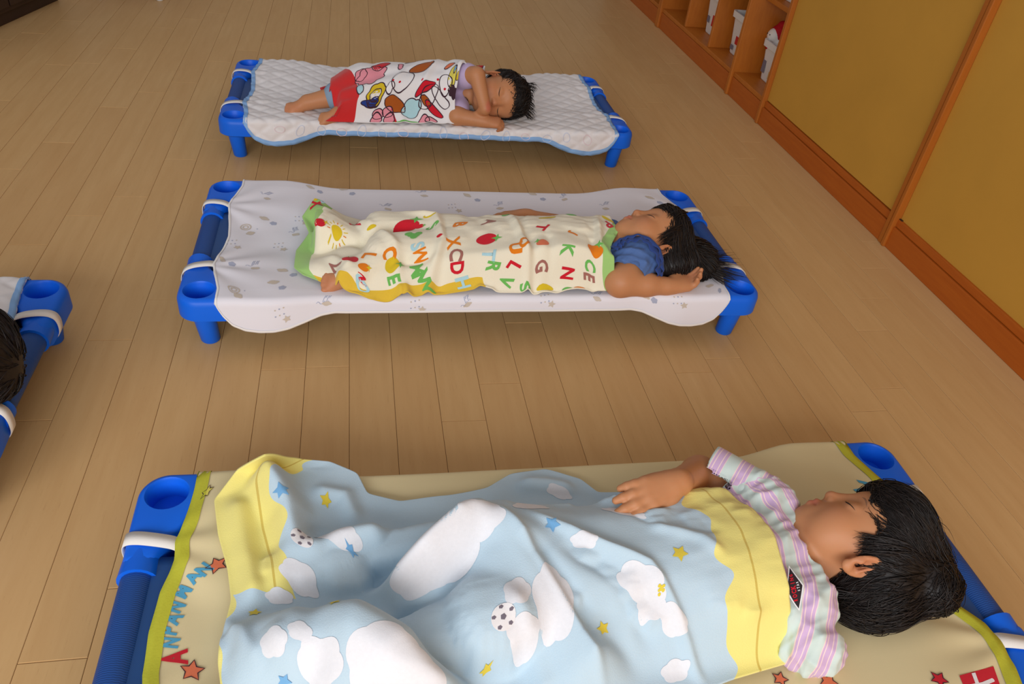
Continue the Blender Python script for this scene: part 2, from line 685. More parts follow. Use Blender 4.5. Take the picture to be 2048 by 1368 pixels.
# dark cabinet and stool at the far left
e = empty('low_cabinet', (-1.345, 3.74, 0))
tag(e, 'dark brown low wooden cabinet at the far left corner', 'cabinet')
box('plinth', -2.1, -1.365, 3.2, 3.97, 0, 0.05, M_DARK, e, 0.004)
box('body', -2.1, -1.345, 3.18, 3.98, 0.05, 0.62, M_DARK, e, 0.006)
box('top', -2.12, -1.325, 3.16, 3.99, 0.62, 0.645, M_DARK, e, 0.006)
for yy in (3.20, 3.59):
    dd = box('door', -1.344, -1.334, yy, yy + 0.38, 0.07, 0.60, M_DARK, e, 0.003)
    box('handle', -1.333, -1.318, yy + 0.18, yy + 0.20, 0.40, 0.48, M_GREY, dd, 0.003)
e.rotation_euler.z = math.radians(-13.6)
e = empty('stool', (-1.03, 4.22, 0))
tag(e, 'small stool with one white foot cap showing at the top edge', 'stool')
M_LEG = simple('grey_metal', (150, 146, 140), 0.4)
for (lx, ly) in ((-0.9, 4.066), (-1.17, 4.12), (-0.87, 4.36), (-1.14, 4.41)):
    V, F = lathe([(0, 0), (0.014, 0), (0.016, 0.004), (0.016, 0.03), (0.012, 0.035), (0, 0.035)], 14)
    cap_ = add('foot_cap', [(v[0] + lx, v[1] + ly, v[2]) for v in V], F, M_BIN, e)
    V, F = lathe([(0.010, 0.03), (0.010, 0.29), (0, 0.29)], 12)
    add('leg', [(v[0] + lx, v[1] + ly, v[2]) for v in V], F, M_LEG, e)
box('seat', -1.22, -0.82, 4.03, 4.45, 0.29, 0.31, M_CUB, e, 0.006)

# ------------------------------------------------------------------ cots
M_BLUE = simple('blue_plastic', (16, 104, 232), 0.40, 0.28, 0.03, 25)


def mesh_fabric():
    t = NT('blue_mesh_fabric')
    tc = t.n('ShaderNodeTexCoord').outputs['Object']
    sep = t.n('ShaderNodeSeparateXYZ')
    t.l(tc, sep.inputs[0])
    a = t.math('SINE', t.math('MULTIPLY', sep.outputs[1], 2000))
    b = t.math('SINE', t.math('MULTIPLY', sep.outputs[0], 900))
    h = t.math('MULTIPLY', a, 1.0)
    fac = t.math('MULTIPLY_ADD', t.math('MULTIPLY', a, b), 0.25, 0.5)
    t.l(t.mix(fac, lin((14, 56, 122)), lin((22, 84, 166))), t.b.inputs['Base Color'])
    t.b.inputs['Roughness'].default_value = 0.55
    t.bump(h, 0.22, 0.0010)
    return t.m


M_MESH = mesh_fabric()
def net_fabric():
    t = NT('blue_net_fabric')
    tc = t.n('ShaderNodeTexCoord').outputs['Object']
    sep = t.n('ShaderNodeSeparateXYZ')
    t.l(tc, sep.inputs[0])
    a = t.math('SINE', t.math('MULTIPLY', sep.outputs[1], 3000))
    b = t.math('SINE', t.math('MULTIPLY', sep.outputs[0], 3000))
    m = t.math('MULTIPLY_ADD', t.math('MULTIPLY', a, b), 0.4, 0.5)
    t.l(t.mix(m, lin((18, 44, 92)), lin((34, 92, 160))), t.b.inputs['Base Color'])
    t.b.inputs['Roughness'].default_value = 0.5
    return t.m


M_NET = net_fabric()
M_STEEL = simple('blue_painted_tube', (20, 70, 150), 0.4)
HX, HY = 0.62, 0.2375
ZT = 0.132


def corner_outline():
    """plan of the lower-left corner block round the hole centre (0,0); arms go to +x and +y"""
    pts = []
    r = 0.046
    for k in range(13):
        a = math.radians(180 + 90 * k / 12)
        pts.append((r * math.cos(a), r * math.sin(a)))
    ext = 0.150
    pts += [(0.05, -0.045), (0.10, -0.041), (ext - 0.01, -0.034), (ext, -0.026), (ext + 0.002, -0.006), (ext - 0.012, 0.006)]
    pts += [(0.10, 0.022), (0.065, 0.038), (0.038, 0.062), (0.016, 0.088)]
    pts += [(0.006, 0.112), (-0.002, 0.126), (-0.016, 0.130), (-0.036, 0.128), (-0.043, 0.118), (-0.0455, 0.06)]
    return pts


def offset_poly(pts, d):
    n = len(pts)
    out = []
    for i in range(n):
        p0, p1, p2 = np.array(pts[i - 1]), np.array(pts[i]), np.array(pts[(i + 1) % n])
        t = (p2 - p0) / (np.linalg.norm(p2 - p0) + 1e-9)
        nrm = np.array([-t[1], t[0]])
        out.append(tuple(p1 + nrm * d))
    return out


def block_mesh():
    bm = bmesh.new()
    base = corner_outline()
    levels = [(0.004, 0.078), (0.0, 0.081), (0.0, 0.116), (0.0025, 0.1245), (0.006, 0.129), (0.0115, ZT)]
    rings = []
    for d, z in levels:
        rings.append([bm.verts.new((p[0], p[1], z)) for p in offset_poly(base, d)])
    n = len(base)
    for a, b in zip(rings, rings[1:]):
        for k in range(n):
            bm.faces.new((a[k], a[(k + 1) % n], b[(k + 1) % n], b[k]))
    bm.faces.new(rings[0])
    hole = []
    for rr, z in ((0.033, ZT), (0.0305, ZT - 0.004), (0.029, ZT - 0.04)):
        hole.append([bm.verts.new((rr * math.cos(2 * math.pi * k / 28), rr * math.sin(2 * math.pi * k / 28), z)) for k in range(28)])
    for a, b in zip(hole, hole[1:]):
        for k in range(28):
            bm.faces.new((a[k], a[(k + 1) % 28], b[(k + 1) % 28], b[k]))
    bm.faces.new(hole[-1])
    bm.edges.ensure_lookup_table()
    es = [bm.edges.get((rings[-1][k], rings[-1][(k + 1) % n])) for k in range(n)]
    es += [bm.edges.get((hole[0][k], hole[0][(k + 1) % 28])) for k in range(28)]
    bmesh.ops.triangle_fill(bm, use_beauty=True, edges=es)
    return bm


def build_cot():
    e = empty('nap_cot')
    for sx in (-1, 1):
        for sy in (-1, 1):
            bm = block_mesh()
            for v in bm.verts:
                v.co = Vector((sx * (-1) * v.co.x * -1 if False else (sx * HX - sx * v.co.x), sy * HY - sy * v.co.y, v.co.z))
            b = add_bm('corner_block', bm, M_BLUE, e, True)
            md = b.data
            md.set_sharp_from_angle(angle=math.radians(42))
            # leg
            V, F = lathe([(0, 0), (0.0185, 0), (0.0205, 0.003), (0.0245, 0.08), (0, 0.08)], 24)
            lg = add('leg', [(v[0] + sx * (HX - 0.001 * (1 - v[2] / 0.08) * 8), v[1] + sy * HY, v[2]) for v in V], F, M_BLUE, e)
            lg.data.set_sharp_from_angle(angle=math.radians(50))
            # collar at the end of the arm that takes the end bar
            V, F = tube([(sx * (HX + 0.019), sy * (HY - 0.105), 0.106), (sx * (HX + 0.019), sy * (HY - 0.142), 0.106)], [0.0265, 0.0285], 20)
            c = add('collar', V, F, M_BLUE, e)
            c.data.set_sharp_from_angle(angle=math.radians(50))
    for sx in (-1, 1):
        V, F = tube([(sx * (HX + 0.019), y, 0.105) for y in np.linspace(-HY + 0.1, HY - 0.1, 9)], 0.0235, 20)
        add('end_bar', V, F, M_MESH, e)
    for sy in (-1, 1):
        V, F = tube([(x, sy * (HY + 0.004), 0.106) for x in np.linspace(-HX + 0.1, HX - 0.1, 9)], 0.0135, 14)
        add('side_rail', V, F, M_STEEL, e)
    # woven bed between the bars
    xs, ys = np.linspace(-HX - 0.015, HX + 0.015, 61), np.linspace(-HY - 0.002, HY + 0.002, 31)
    V, F = [], []
    for yv in ys:
        for xv in xs:
            sag = 0.010 * (1 - (yv / HY) ** 2) * (1 - (xv / (HX + 0.02)) ** 4)
            z = 0.118 - sag
            if abs(xv) > HX - 0.1 and abs(yv) > HY - 0.11:
                z -= 0.046 * min(1, (abs(xv) - HX + 0.1) / 0.02, (abs(yv) - HY + 0.11) / 0.02)
            V.append((xv, yv, z))
    for j in range(30):
        for i2 in range(60):
            a = j * 61 + i2
            F.append((a, a + 1, a + 62, a + 61))
    add('bed_fabric', V, F, M_NET, e)
    return e


COTS = {'far': (0.249, 2.632), 'mid': (0.286, 1.6745), 'near': (0.32, 0.6345), 'left': (-1.258, 1.2025)}
cot0 = build_cot()
for k, (nm, (cx, cy)) in enumerate(COTS.items()):
    c = cot0 if k == 0 else copy_tree(cot0)
    c.location = (cx, cy, 0)
    tag(c, {'far': 'low blue plastic nap cot farthest away under the quilted white pad',
            'mid': 'low blue plastic nap cot in the middle under the white printed sheet',
            'near': 'low blue plastic nap cot in front under the cream printed sheet',
            'left': 'low blue plastic nap cot cut off by the left edge of the picture'}[nm], 'cot', 'blue nap cots')


# ------------------------------------------------------------------ cloth surfaces
class Surf:
    """grid of points P[t, s, 3]; s grows towards +x, t grows towards +y"""

    def __init__(self, P):
        self.P = P
        self.nt, self.ns = P.shape[:2]
        ds = np.gradient(P, axis=1)
        dt = np.gradient(P, axis=0)
        N = np.cross(ds, dt)
        self.N = N / (np.linalg.norm(N, axis=-1)[..., None] + 1e-12)
        self.ls = np.linalg.norm(ds, axis=-1) * (self.ns - 1)
        self.lt = np.linalg.norm(dt, axis=-1) * (self.nt - 1)
        self.px, self.dep = proj(P)

    def _bi(self, A, s, t):
        s = np.clip(s, 0, 1) * (self.ns - 1)
        t = np.clip(t, 0, 1) * (self.nt - 1)
        i = np.minimum(s.astype(int), self.ns - 2)
        j = np.minimum(t.astype(int), self.nt - 2)
        a, b = (s - i), (t - j)
        if A.ndim == 3:
            a, b = a[..., None], b[..., None]
        return (A[j, i] * (1 - a) + A[j, i + 1] * a) * (1 - b) + (A[j + 1, i] * (1 - a) + A[j + 1, i + 1] * a) * b

    def ev(self, s, t, off=0.0):
        s, t = np.asarray(s, float), np.asarray(t, float)
        return self._bi(self.P, s, t) + off * self._bi(self.N, s, t)

    def find(self, px, py):
        d = np.hypot(self.px[..., 0] - px, self.px[..., 1] - py)
        dm = d.min()
        c = np.where(d < dm + 5, self.dep + 0.02 * d, 99)
        j, i = np.unravel_index(np.argmin(c), c.shape)
        return i / (self.ns - 1), j / (self.nt - 1)

    def faces(self):
        a = (np.arange(self.nt - 1)[:, None] * self.ns + np.arange(self.ns - 1)).ravel()
        return np.stack([a, a + 1, a + self.ns + 1, a + self.ns], 1)

    def build(self, name, mat, parent=None, thick=0.002, uv=True):
        o = add(name, self.P.reshape(-1, 3), self.faces(), mat, parent, True)
        if uv:
            lay = o.data.uv_layers.new(name='cloth')
            s = np.tile(np.linspace(0, 1, self.ns), self.nt)
            t = np.repeat(np.linspace(0, 1, self.nt), self.ns)
            vi = np.zeros(len(o.data.loops), np.int32)
            o.data.loops.foreach_get('vertex_index', vi)
            lay.data.foreach_set('uv', np.stack([s[vi], t[vi]], 1).astype(np.float32).ravel())
        if thick:
            md = o.modifiers.new('thickness', 'SOLIDIFY')
            md.thickness = thick
            md.offset = -1
        return o

    def decal_pts(self, s0, t0, xy, off):
        """place metric 2-D points xy (x towards +s, y towards +t) around (s0,t0)"""
        xy = np.asarray(xy, float)
        L1 = max(float(self._bi(self.ls, np.array(s0), np.array(t0))), 0.05)
        L2 = max(float(self._bi(self.lt, np.array(s0), np.array(t0))), 0.05)
        return self.ev(s0 + xy[:, 0] / L1, t0 + xy[:, 1] / L2, off)


class Prints:
    """flat prints of one cloth; each print is a part of its own"""

    def __init__(self, surf, off=0.0008):
        self.s, self.off, self.d = surf, off, []

    def put(self, key, px, py, V2, F, ang=0.0, scale=1.0, layer=0, name=None):
        s0, t0 = self.s.find(px, py)
        self.put_st(key, s0, t0, V2, F, ang, scale, layer, name)

    def put_st(self, key, s0, t0, V2, F, ang=0.0, scale=1.0, layer=0, name=None):
        V2 = np.asarray(V2, float) * scale
        ca, sa = math.cos(ang), math.sin(ang)
        V2 = np.stack([V2[:, 0] * ca - V2[:, 1] * sa, V2[:, 0] * sa + V2[:, 1] * ca], 1)
        P = self.s.decal_pts(s0, t0, V2, self.off + layer * 0.0004)
        self.d.append((key, name, P, [tuple(int(i) for i in f) for f in F]))

    def build(self, parent, mats, names):
        for k, nm, V, F in self.d:
            add(nm or names.get(k, 'print'), V, F, mats[k], parent, True)


def refine(V2, F, maxlen):
    bm = bmesh.new()
    vs = [bm.verts.new((v[0], v[1], 0)) for v in V2]
    for f in F:
        try:
            bm.faces.new([vs[i] for i in f])
        except ValueError:
            pass
    bmesh.ops.triangulate(bm, faces=bm.faces)
    for _ in range(5):
        es = [e for e in bm.edges if e.calc_length() > maxlen]
        if not es:
            break
        bmesh.ops.subdivide_edges(bm, edges=es, cuts=1)
        bmesh.ops.triangulate(bm, faces=bm.faces)
    bm.normal_update()
    bm.verts.index_update()
    V = [(v.co.x, v.co.y) for v in bm.verts]
    FF = []
    for f in bm.faces:
        idx = [v.index for v in f.verts]
        (ax, ay), (bx, by), (cx, cy) = V[idx[0]], V[idx[1]], V[idx[2]]
        if (bx - ax) * (cy - ay) - (by - ay) * (cx - ax) < 0:
            idx.reverse()
        FF.append(tuple(idx))
    bm.free()
    return V, FF


_glyphs = {}


def glyph(ch, size=1.0, fat=0.03, maxlen=0.25):
    key = (ch, fat)
    if key not in _glyphs:
        cu = bpy.data.curves.new('glyph', 'FONT')
        cu.body = ch
        cu.align_x = 'CENTER'
        cu.align_y = 'CENTER'
        cu.resolution_u = 3
        cu.offset = fat
        cu.size = 1.0
        ob = bpy.data.objects.new('glyph', cu)
        COL.objects.link(ob)
        dg = bpy.context.evaluated_depsgraph_get()
        me = bpy.data.meshes.new_from_object(ob.evaluated_get(dg))
        V = [(v.co.x, v.co.y) for v in me.vertices]
        F = [tuple(p.vertices) for p in me.polygons]
        bpy.data.objects.remove(ob, do_unlink=True)
        bpy.data.curves.remove(cu)
        bpy.data.meshes.remove(me)
        A = np.array(V)
        A -= (A.min(0) + A.max(0)) / 2
        A /= max(A[:, 1].max() - A[:, 1].min(), 0.2)
        _glyphs[key] = refine(A.tolist(), F, maxlen)
    V, F = _glyphs[key]
    return np.array(V) * size, F


def poly(pts, maxlen=0.008):
    """filled star-shaped outline as rings round its centroid"""
    A = np.array(pts, float)
    c = A.mean(0)
    n = len(A)
    ext = np.linalg.norm(A - c, axis=1).max()
    k = max(1, int(math.ceil(ext / maxlen)))
    V = [tuple(c)]
    for r in range(1, k + 1):
        V += [tuple(c + (a - c) * r / k) for a in A]
    F = [(0, 1 + i, 1 + (i + 1) % n) for i in range(n)]
    for r in range(1, k):
        a, b = 1 + (r - 1) * n, 1 + r * n
        F += [(a + i, b + i, b + (i + 1) % n, a + (i + 1) % n) for i in range(n)]
    return V, F


def circle(r, n=20, ry=None):
    return [(r * math.cos(2 * math.pi * k / n), (ry or r) * math.sin(2 * math.pi * k / n)) for k in range(n)]


def star(r, inner=0.5, n=5, rot=math.pi / 2):
    return [((r if k % 2 == 0 else r * inner) * math.cos(rot + math.pi * k / n), (r if k % 2 == 0 else r * inner) * math.sin(rot + math.pi * k / n)) for k in range(2 * n)]


def cloud(w, h, lobes=5, seed=0, amp=0.16):
    rr = random.Random(seed)
    ph = rr.uniform(0, 6)
    out = []
    for k in range(48):
        a = 2 * math.pi * k / 48
        m = 1 - amp + amp * abs(math.sin(lobes * a / 2 + ph)) * 1.6
        out.append((w * m * math.cos(a), h * m * math.sin(a)))
    return out


def line(pts, w, closed=False):
    """thin stroke along pts"""
    A = np.array(pts, float)
    if closed:
        T = np.roll(A, -1, 0) - np.roll(A, 1, 0)
    else:
        T = np.gradient(A, axis=0)
    T /= np.linalg.norm(T, axis=1)[:, None] + 1e-12
    N = np.stack([-T[:, 1], T[:, 0]], 1) * w / 2
    n = len(A)
    V = np.concatenate([A + N, A - N])
    F = [(i, n + i, n + i + 1, i + 1) for i in range(n - 1)]
    if closed:
        F.append((n - 1, 2 * n - 1, n, 0))
    return V, F


# ------------------------------------------------------------------ sheets on the cots
def bed_local(x, y):
    x, y = np.abs(x), np.abs(y)
    return 0.1245 - 0.010 * np.clip(1 - (y / HY) ** 2, 0, 1) * (1 - np.clip(x / 0.62, 0, 1) ** 4) + 0.0105 * smoothstep(0.30, 0.485, x) * smoothstep(0.03, 0.14, y)


def bed_z(cot, x, y):
    return bed_local(x - COTS[cot][0], y - COTS[cot][1])


HANG_X = [0, .34, .37, .405, .44, .47, .50, .53, .555, .572, .58, .585]
HANG_D = [.036, .037, .044, .060, .074, .080, .081, .077, .064, .040, .022, .008]


def make_sheet_surf(cot, endL, endR, wr=0.0012, quilt=None, extra=0.0, seed=0):
    """endL/endR: (x at the corners, x at the straps, x in the middle) of each end"""
    cx, cy = COTS[cot]
    na, nb = 260, 150
    a = np.linspace(-1, 1, na)
    xs = 0.585 * np.sign(a) * (1 - (1 - np.abs(a)) ** 1.15)
    b = np.linspace(-1, 1, nb)
    X, B = np.meshgrid(xs, b)
    ax = np.abs(X)
    D = np.interp(ax, HANG_X, HANG_D) + extra * (ax < 0.56)
    Wf = 0.2515 + 0.020 * smoothstep(0.34, 0.48, ax)
    r = 0.014
    tot = Wf + r * math.pi / 2 + D - r
    w = np.abs(B) * tot
    arc = np.clip((w - Wf) / r, 0, math.pi / 2)
    down = np.maximum(w - Wf - r * math.pi / 2, 0)
    y = np.where(w < Wf, w, Wf + r * np.sin(arc) + 0.04 * down)
    z = bed_local(X, np.minimum(w, Wf)) - r * (1 - np.cos(arc)) - down

    def endx(e, yy):
        return np.interp(np.abs(yy), [0, 0.06, 0.11, 0.14, 0.18, 0.24, 0.30], [e[2], e[2] + (e[1] - e[2]) * .35, e[1] - .004, e[1], e[1] - .008, e[0], e[0]])
    sgn = np.where(X < 0, 1, 0)
    xe = np.where(sgn == 1, endx(endL, y), endx(endR, y))
    X = X * (1 + (xe / 0.585 - 1) * smoothstep(0.2, 0.585, ax))
    # wrinkles running in from the straps plus a soft unevenness
    rs = np.random.default_rng(seed)
    y = np.sign(B) * y
    W = np.zeros_like(X)
    for _ in range(26):
        kx, ky, ph = rs.normal(0, 14), rs.normal(0, 26), rs.uniform(0, 6.28)
        W += np.sin(kx * X + ky * y + ph) / (1 + 0.02 * (kx * kx + ky * ky) ** .5)
    z = z + wr * W / 5
    for sx in (-1, 1):
        for sy in (-1, 1):
            dx, dy = (X - sx * 0.60) * -sx, y - sy * 0.14
            ang = np.arctan2(dy, dx + 0.02)
            rr = np.hypot(dx, dy)
            z = z + 0.0022 * np.sin(ang * 9 + sy) * np.exp(-(rr / 0.16) ** 2) * smoothstep(0.0, 0.05, rr)
    if quilt:
        per, dep = quilt
        wy = np.sign(B) * w
        g1 = np.abs(((X * 0.8 + wy) / per) % 1 - 0.5) * 2
        g2 = np.abs(((X * 0.8 - wy) / per) % 1 - 0.5) * 2
        q = np.minimum(smoothstep(0, 0.55, 1 - g1), smoothstep(0, 0.55, 1 - g2))
        z = z + dep * q
        y = y + np.sign(B) * dep * q * np.sin(arc)
    P = np.stack([X + cx, y + cy, z], -1)
    return Surf(P)


def ribbon_ring(surf, width, off, name, mat, parent, half=False):
    """binding sewn round the rim of a sheet"""
    n1, n2 = 220, 120
    s = np.concatenate([np.linspace(0, 1, n1), np.ones(n2), np.linspace(1, 0, n1), np.zeros(n2)])
    t = np.concatenate([np.zeros(n1), np.linspace(0, 1, n2), np.ones(n1), np.linspace(1, 0, n2)])
    L1 = surf._bi(surf.ls, np.clip(s, .03, .97), np.full_like(t, .5))
    ms = width / L1
    Lt = surf.lt.mean(0)
    mt = width / np.maximum(np.interp(s, np.linspace(0, 1, surf.ns), Lt), 0.1)
    rings = []
    for f, o in ((-0.02, -0.0028), (-0.03, 0.0002), (0.0, off), (0.5, off * 1.15), (1.0, off)):
        si = np.clip(s, ms * f, 1 - ms * f) if f > 0 else s
        ti = np.clip(t, mt * f, 1 - mt * f) if f > 0 else t
        rings.append(surf.ev(si, ti, o))
    V = np.concatenate(rings)
    n = len(s)
    F = []
    for k in range(len(rings) - 1):
        for i2 in range(n):
            j2 = (i2 + 1) % n
            F.append((k * n + i2, k * n + j2, (k + 1) * n + j2, (k + 1) * n + i2))
    return add(name, V, np.array(F), mat, parent)


M_ELASTIC = simple('white_elastic', (236, 232, 226), 0.75, 0.2, 0, 30, (500, 0.25, 0.0008))


def strap(cot, sx, sy, xin, mat, parent, w=0.019):
    cx, cy = COTS[cot]
    yb = sy * (0.105 if (cot == 'left' and sx > 0 and sy < 0) else 0.135)
    path = [(xin - 0.010, yb, 0.1255), (xin, yb + sy * 0.003, 0.1345), (0.618, yb + sy * 0.008, 0.1375), (0.640, yb + sy * 0.013, 0.1372), (0.656, yb + sy * 0.017, 0.1335),
            (0.6665, yb + sy * 0.020, 0.125), (0.6700, yb + sy * 0.022, 0.110), (0.669, yb + sy * 0.022, 0.088), (0.660, yb + sy * 0.022, 0.074), (0.63, yb + sy * 0.02, 0.072)]
    P = np.array([(sx * p[0] + cx, p[1] + cy, p[2]) for p in path])
    t = np.linspace(0, 1, len(P))
    tt = np.linspace(0, 1, 40)
    P = np.stack([np.interp(tt, t, P[:, k]) for k in range(3)], 1)
    for _ in range(3):
        P[1:-1] = (P[:-2] + 2 * P[1:-1] + P[2:]) / 4
    V, F = [], []
    for i2, q in enumerate(P):
        T = P[min(i2 + 1, 39)] - P[max(i2 - 1, 0)]
        T /= np.linalg.norm(T)
        wv = np.cross(T, np.array([0, 1.0, 0]))
        sd = np.array([0, 1.0, 0]) - T * T[1]
        sd /= np.linalg.norm(sd)
        V += [q - sd * w / 2, q + sd * w / 2]
    for i2 in range(39):
        F.append((2 * i2, 2 * i2 + 1, 2 * i2 + 3, 2 * i2 + 2))
    o = add('strap', V, F, mat, parent)
    md = o.modifiers.new('thickness', 'SOLIDIFY')
    md.thickness = 0.0014
    md.offset = 0
    return o


def cotton(name, rgb, sheen=0.15, bump=(700, 0.12, 0.0006), var=0.03):
    return simple(name, rgb, 0.85, 0.15, var, 5, bump, sheen)


M_SHEET = cotton('white_cotton_sheet', (232, 230, 238))
M_QUILT = cotton('white_quilted_cotton', (232, 229, 230), 0.2, (900, 0.2, 0.0008))
M_SKYBIND = simple('light_blue_binding', (140, 182, 232), 0.7, 0.2)
M_CREAM = cotton('cream_satin_sheet', (228, 212, 166), 0.1)
M_LIME = simple('lime_binding', (196, 196, 62), 0.7, 0.2, 0.05, 120, (300, 0.3, 0.001))
M_WHITEBIND = cotton('white_hem', (240, 238, 236))

SURF = {}
SHEET = {}
for cot, mat, eL, eR, quilt, bind, bw, lab in (
        ('far', M_QUILT, (0.588, 0.604, 0.592), (0.605, 0.612, 0.600), (0.058, 0.0035), M_SKYBIND, 0.016, 'white diamond quilted pad with light blue binding on the farthest cot'),
        ('mid', M_SHEET, (0.583, 0.605, 0.590), (0.575, 0.602, 0.595), None, M_WHITEBIND, 0.006, 'white cotton sheet with small pale animal prints on the middle cot'),
        ('near', M_CREAM, (0.580, 0.592, 0.604), (0.575, 0.604, 0.556), None, M_LIME, 0.024, 'cream printed sheet with lime green binding on the front cot'),
        ('left', M_QUILT, (0.588, 0.604, 0.592), (0.585, 0.602, 0.585), (0.058, 0.003), M_SKYBIND, 0.016, 'white pad with pale blue edge on the cot at the left edge')):
    sf = make_sheet_surf(cot, eL, eR, 0.0012, quilt, 0.0, len(SURF))
    SURF[cot] = sf
    e = empty('fitted_sheet', (COTS[cot][0], COTS[cot][1], 0.12))
    tag(e, lab, 'sheet', 'sheets on the nap cots')
    SHEET[cot] = e
    sf.build('cloth', mat, e, 0.0016 if not quilt else 0.004)
    ribbon_ring(sf, bw, 0.0014, 'binding', bind, e)
    for sx, en in ((-1, eL), (1, eR)):
        for sy in (-1, 1):
            strap(cot, sx, sy, en[1], M_ELASTIC, e, 0.023 if cot == 'near' else 0.021)


# ------------------------------------------------------------------ people
def skin_mat(name, rgb):
    t = NT(name)
    at = t.n('ShaderNodeAttribute', attribute_name='tint')
    n = t.noise(160, 3)
    c = t.mix(t.math('MULTIPLY', n, 0.12), lin(rgb), tuple(v * 0.72 for v in lin(rgb)))
    c = t.mix(at.outputs['Fac'], c, lin((196, 92, 84)))
    t.l(c, t.b.inputs['Base Color'])
    t.b.inputs['Roughness'].default_value = 0.5
    t.b.inputs['Specular IOR Level'].default_value = 0.35
    t.b.inputs['Subsurface Weight'].default_value = 0.25
    t.b.inputs['Subsurface Radius'].default_value = (0.006, 0.0022, 0.0012)
    t.b.inputs['Subsurface Scale'].default_value = 1.0
    t.bump(t.noise(900, 2), 0.04, 0.0004)
    return t.m


M_SKIN = skin_mat('skin', (197, 137, 95))


def hair_mat():
    t = NT('black_hair')
    n = t.noise(40, 2)
    t.l(t.mix(n, lin((16, 13, 13)), lin((40, 30, 27))), t.b.inputs['Base Color'])
    t.b.inputs['Roughness'].default_value = 0.46
    t.b.inputs['Specular IOR Level'].default_value = 0.4
    return t.m


M_HAIR = hair_mat()
M_LASH = simple('eyelash_dark', (30, 20, 18), 0.6)
M_BROW = simple('eyebrow_dark', (150, 108, 82), 0.8)


class Frame:
    def __init__(self, c, X, Y, Z, s=1.0):
        self.c, self.s = np.array(c, float), s
        Y = np.array(Y, float) / np.linalg.norm(Y)
        Z = np.array(Z, float)
        Z = Z - Y * (Z @ Y)
        Z /= np.linalg.norm(Z)
        self.M = np.stack([np.cross(Y, Z), Y, Z], 1)

    def w(self, p):
        return self.c + self.s * (np.asarray(p, float) @ self.M.T)

    def loc(self, P):
        return ((np.asarray(P) - self.c) @ self.M) / self.s


def rotz(a):
    c, s = math.cos(a), math.sin(a)
    return np.array([[c, -s, 0], [s, c, 0], [0, 0, 1.0]])


def rotx(a):
    c, s = math.cos(a), math.sin(a)
    return np.array([[1.0, 0, 0], [0, c, -s], [0, s, c]])


def roty(a):
    c, s = math.cos(a), math.sin(a)
    return np.array([[c, 0, s], [0, 1.0, 0], [-s, 0, c]])


def head(S, fr, ears=(-1, 1)):
    s = fr.s

    def E(c, r, k=0.012, op='u', Rl=None):
        S.ell(fr.w(c), np.array(r) * s, k * s, op, fr.M @ (Rl if Rl is not None else np.eye(3)))

    def Cp(a, b, ra, rb, k=0.01, op='u'):
        S.cap(fr.w(a), fr.w(b), ra * s, rb * s, k * s, op)

    E((0, -0.014, 0.024), (0.068, 0.082, 0.068))            # cranium
    E((0, 0.030, 0.034), (0.054, 0.042, 0.044), 0.03)       # forehead
    E((0, 0.020, -0.022), (0.056, 0.052, 0.056), 0.03)      # face
    for q in (-1, 1):
        E((q * 0.030, 0.036, -0.034), (0.029, 0.030, 0.028), 0.022)      # cheeks
        E((q * 0.026, 0.026, -0.055), (0.024, 0.028, 0.022), 0.022)      # jowl
    E((0, 0.052, -0.068), (0.019, 0.017, 0.015), 0.022)      # chin
    E((0, 0.060, -0.045), (0.022, 0.013, 0.019), 0.014)      # muzzle
    for q in (-1, 1):
        E((q * 0.028, 0.086, 0.004), (0.019, 0.016, 0.011), 0.018, 's')  # eye socket
        E((q * 0.028, 0.0575, 0.0015), (0.0165, 0.0125, 0.0115), 0.006)  # closed lid
        E((q * 0.027, 0.0655, -0.0065), (0.012, 0.004, 0.003), 0.006)    # lower lid
    Cp((0, 0.068, 0.006), (0, 0.0775, -0.016), 0.0065, 0.0075, 0.012)    # nose bridge
    E((0, 0.0795, -0.021), (0.0085, 0.0078, 0.0075), 0.006)
    for q in (-1, 1):
        E((q * 0.0095, 0.0735, -0.0235), (0.0060, 0.0068, 0.0055), 0.004)
        E((q * 0.0048, 0.0800, -0.0298), (0.0024, 0.0035, 0.0022), 0.002, 's')
    # lips
    for q in (-1, 1):
        Cp((0, 0.0745, -0.0425), (q * 0.015, 0.0665, -0.0475), 0.0048, 0.0026, 0.004)
        Cp((0, 0.0730, -0.0518), (q * 0.013, 0.0665, -0.0490), 0.0054, 0.0028, 0.004)
        Cp((0, 0.0805, -0.0470), (q * 0.016, 0.0700, -0.0482), 0.0011, 0.0009, 0.003, 's')
    # ears
    for q in ears:
        T = rotz(q * -0.42) @ rotx(0.16)
        b = np.array((q * 0.0665, -0.012, -0.013))

        def L(p):
            return b + T @ (np.array(p) * np.array((q, 1, 1)))
        E(L((0.004, -0.002, 0)), (0.0058, 0.0190, 0.0300), 0.006, 'u', T)
        n = 12
        pts = []
        for k in range(n + 1):
            a = math.radians(-35 + 235 * k / n)
            pts.append(L((0.0075 + 0.001 * math.sin(a), -0.003 - 0.0145 * math.sin(a) * 1.0 if False else -0.003 + 0.0150 * math.cos(a + math.pi * 0.5 + 0.3), 0.003 + 0.0235 * math.sin(a + math.pi * 0.5 - 0.9))))
        E(L((0.0104, -0.0020, 0.001)), (0.0074, 0.0138, 0.0225), 0.003, 's', T)
        E(L((0.0088, 0.0, -0.006)), (0.0100, 0.0085, 0.0105), 0.003, 's', T)
        Cp(L((0.0062, -0.0085, -0.008)), L((0.0068, -0.0030, 0.0125)), 0.0024, 0.0026, 0.003)      # antihelix
        E(L((0.0070, 0.0085, -0.006)), (0.0036, 0.0040, 0.0055), 0.004)                         # tragus
        E(L((0.0042, 0.002, -0.0245)), (0.0048, 0.0085, 0.0075), 0.005)                         # lobe


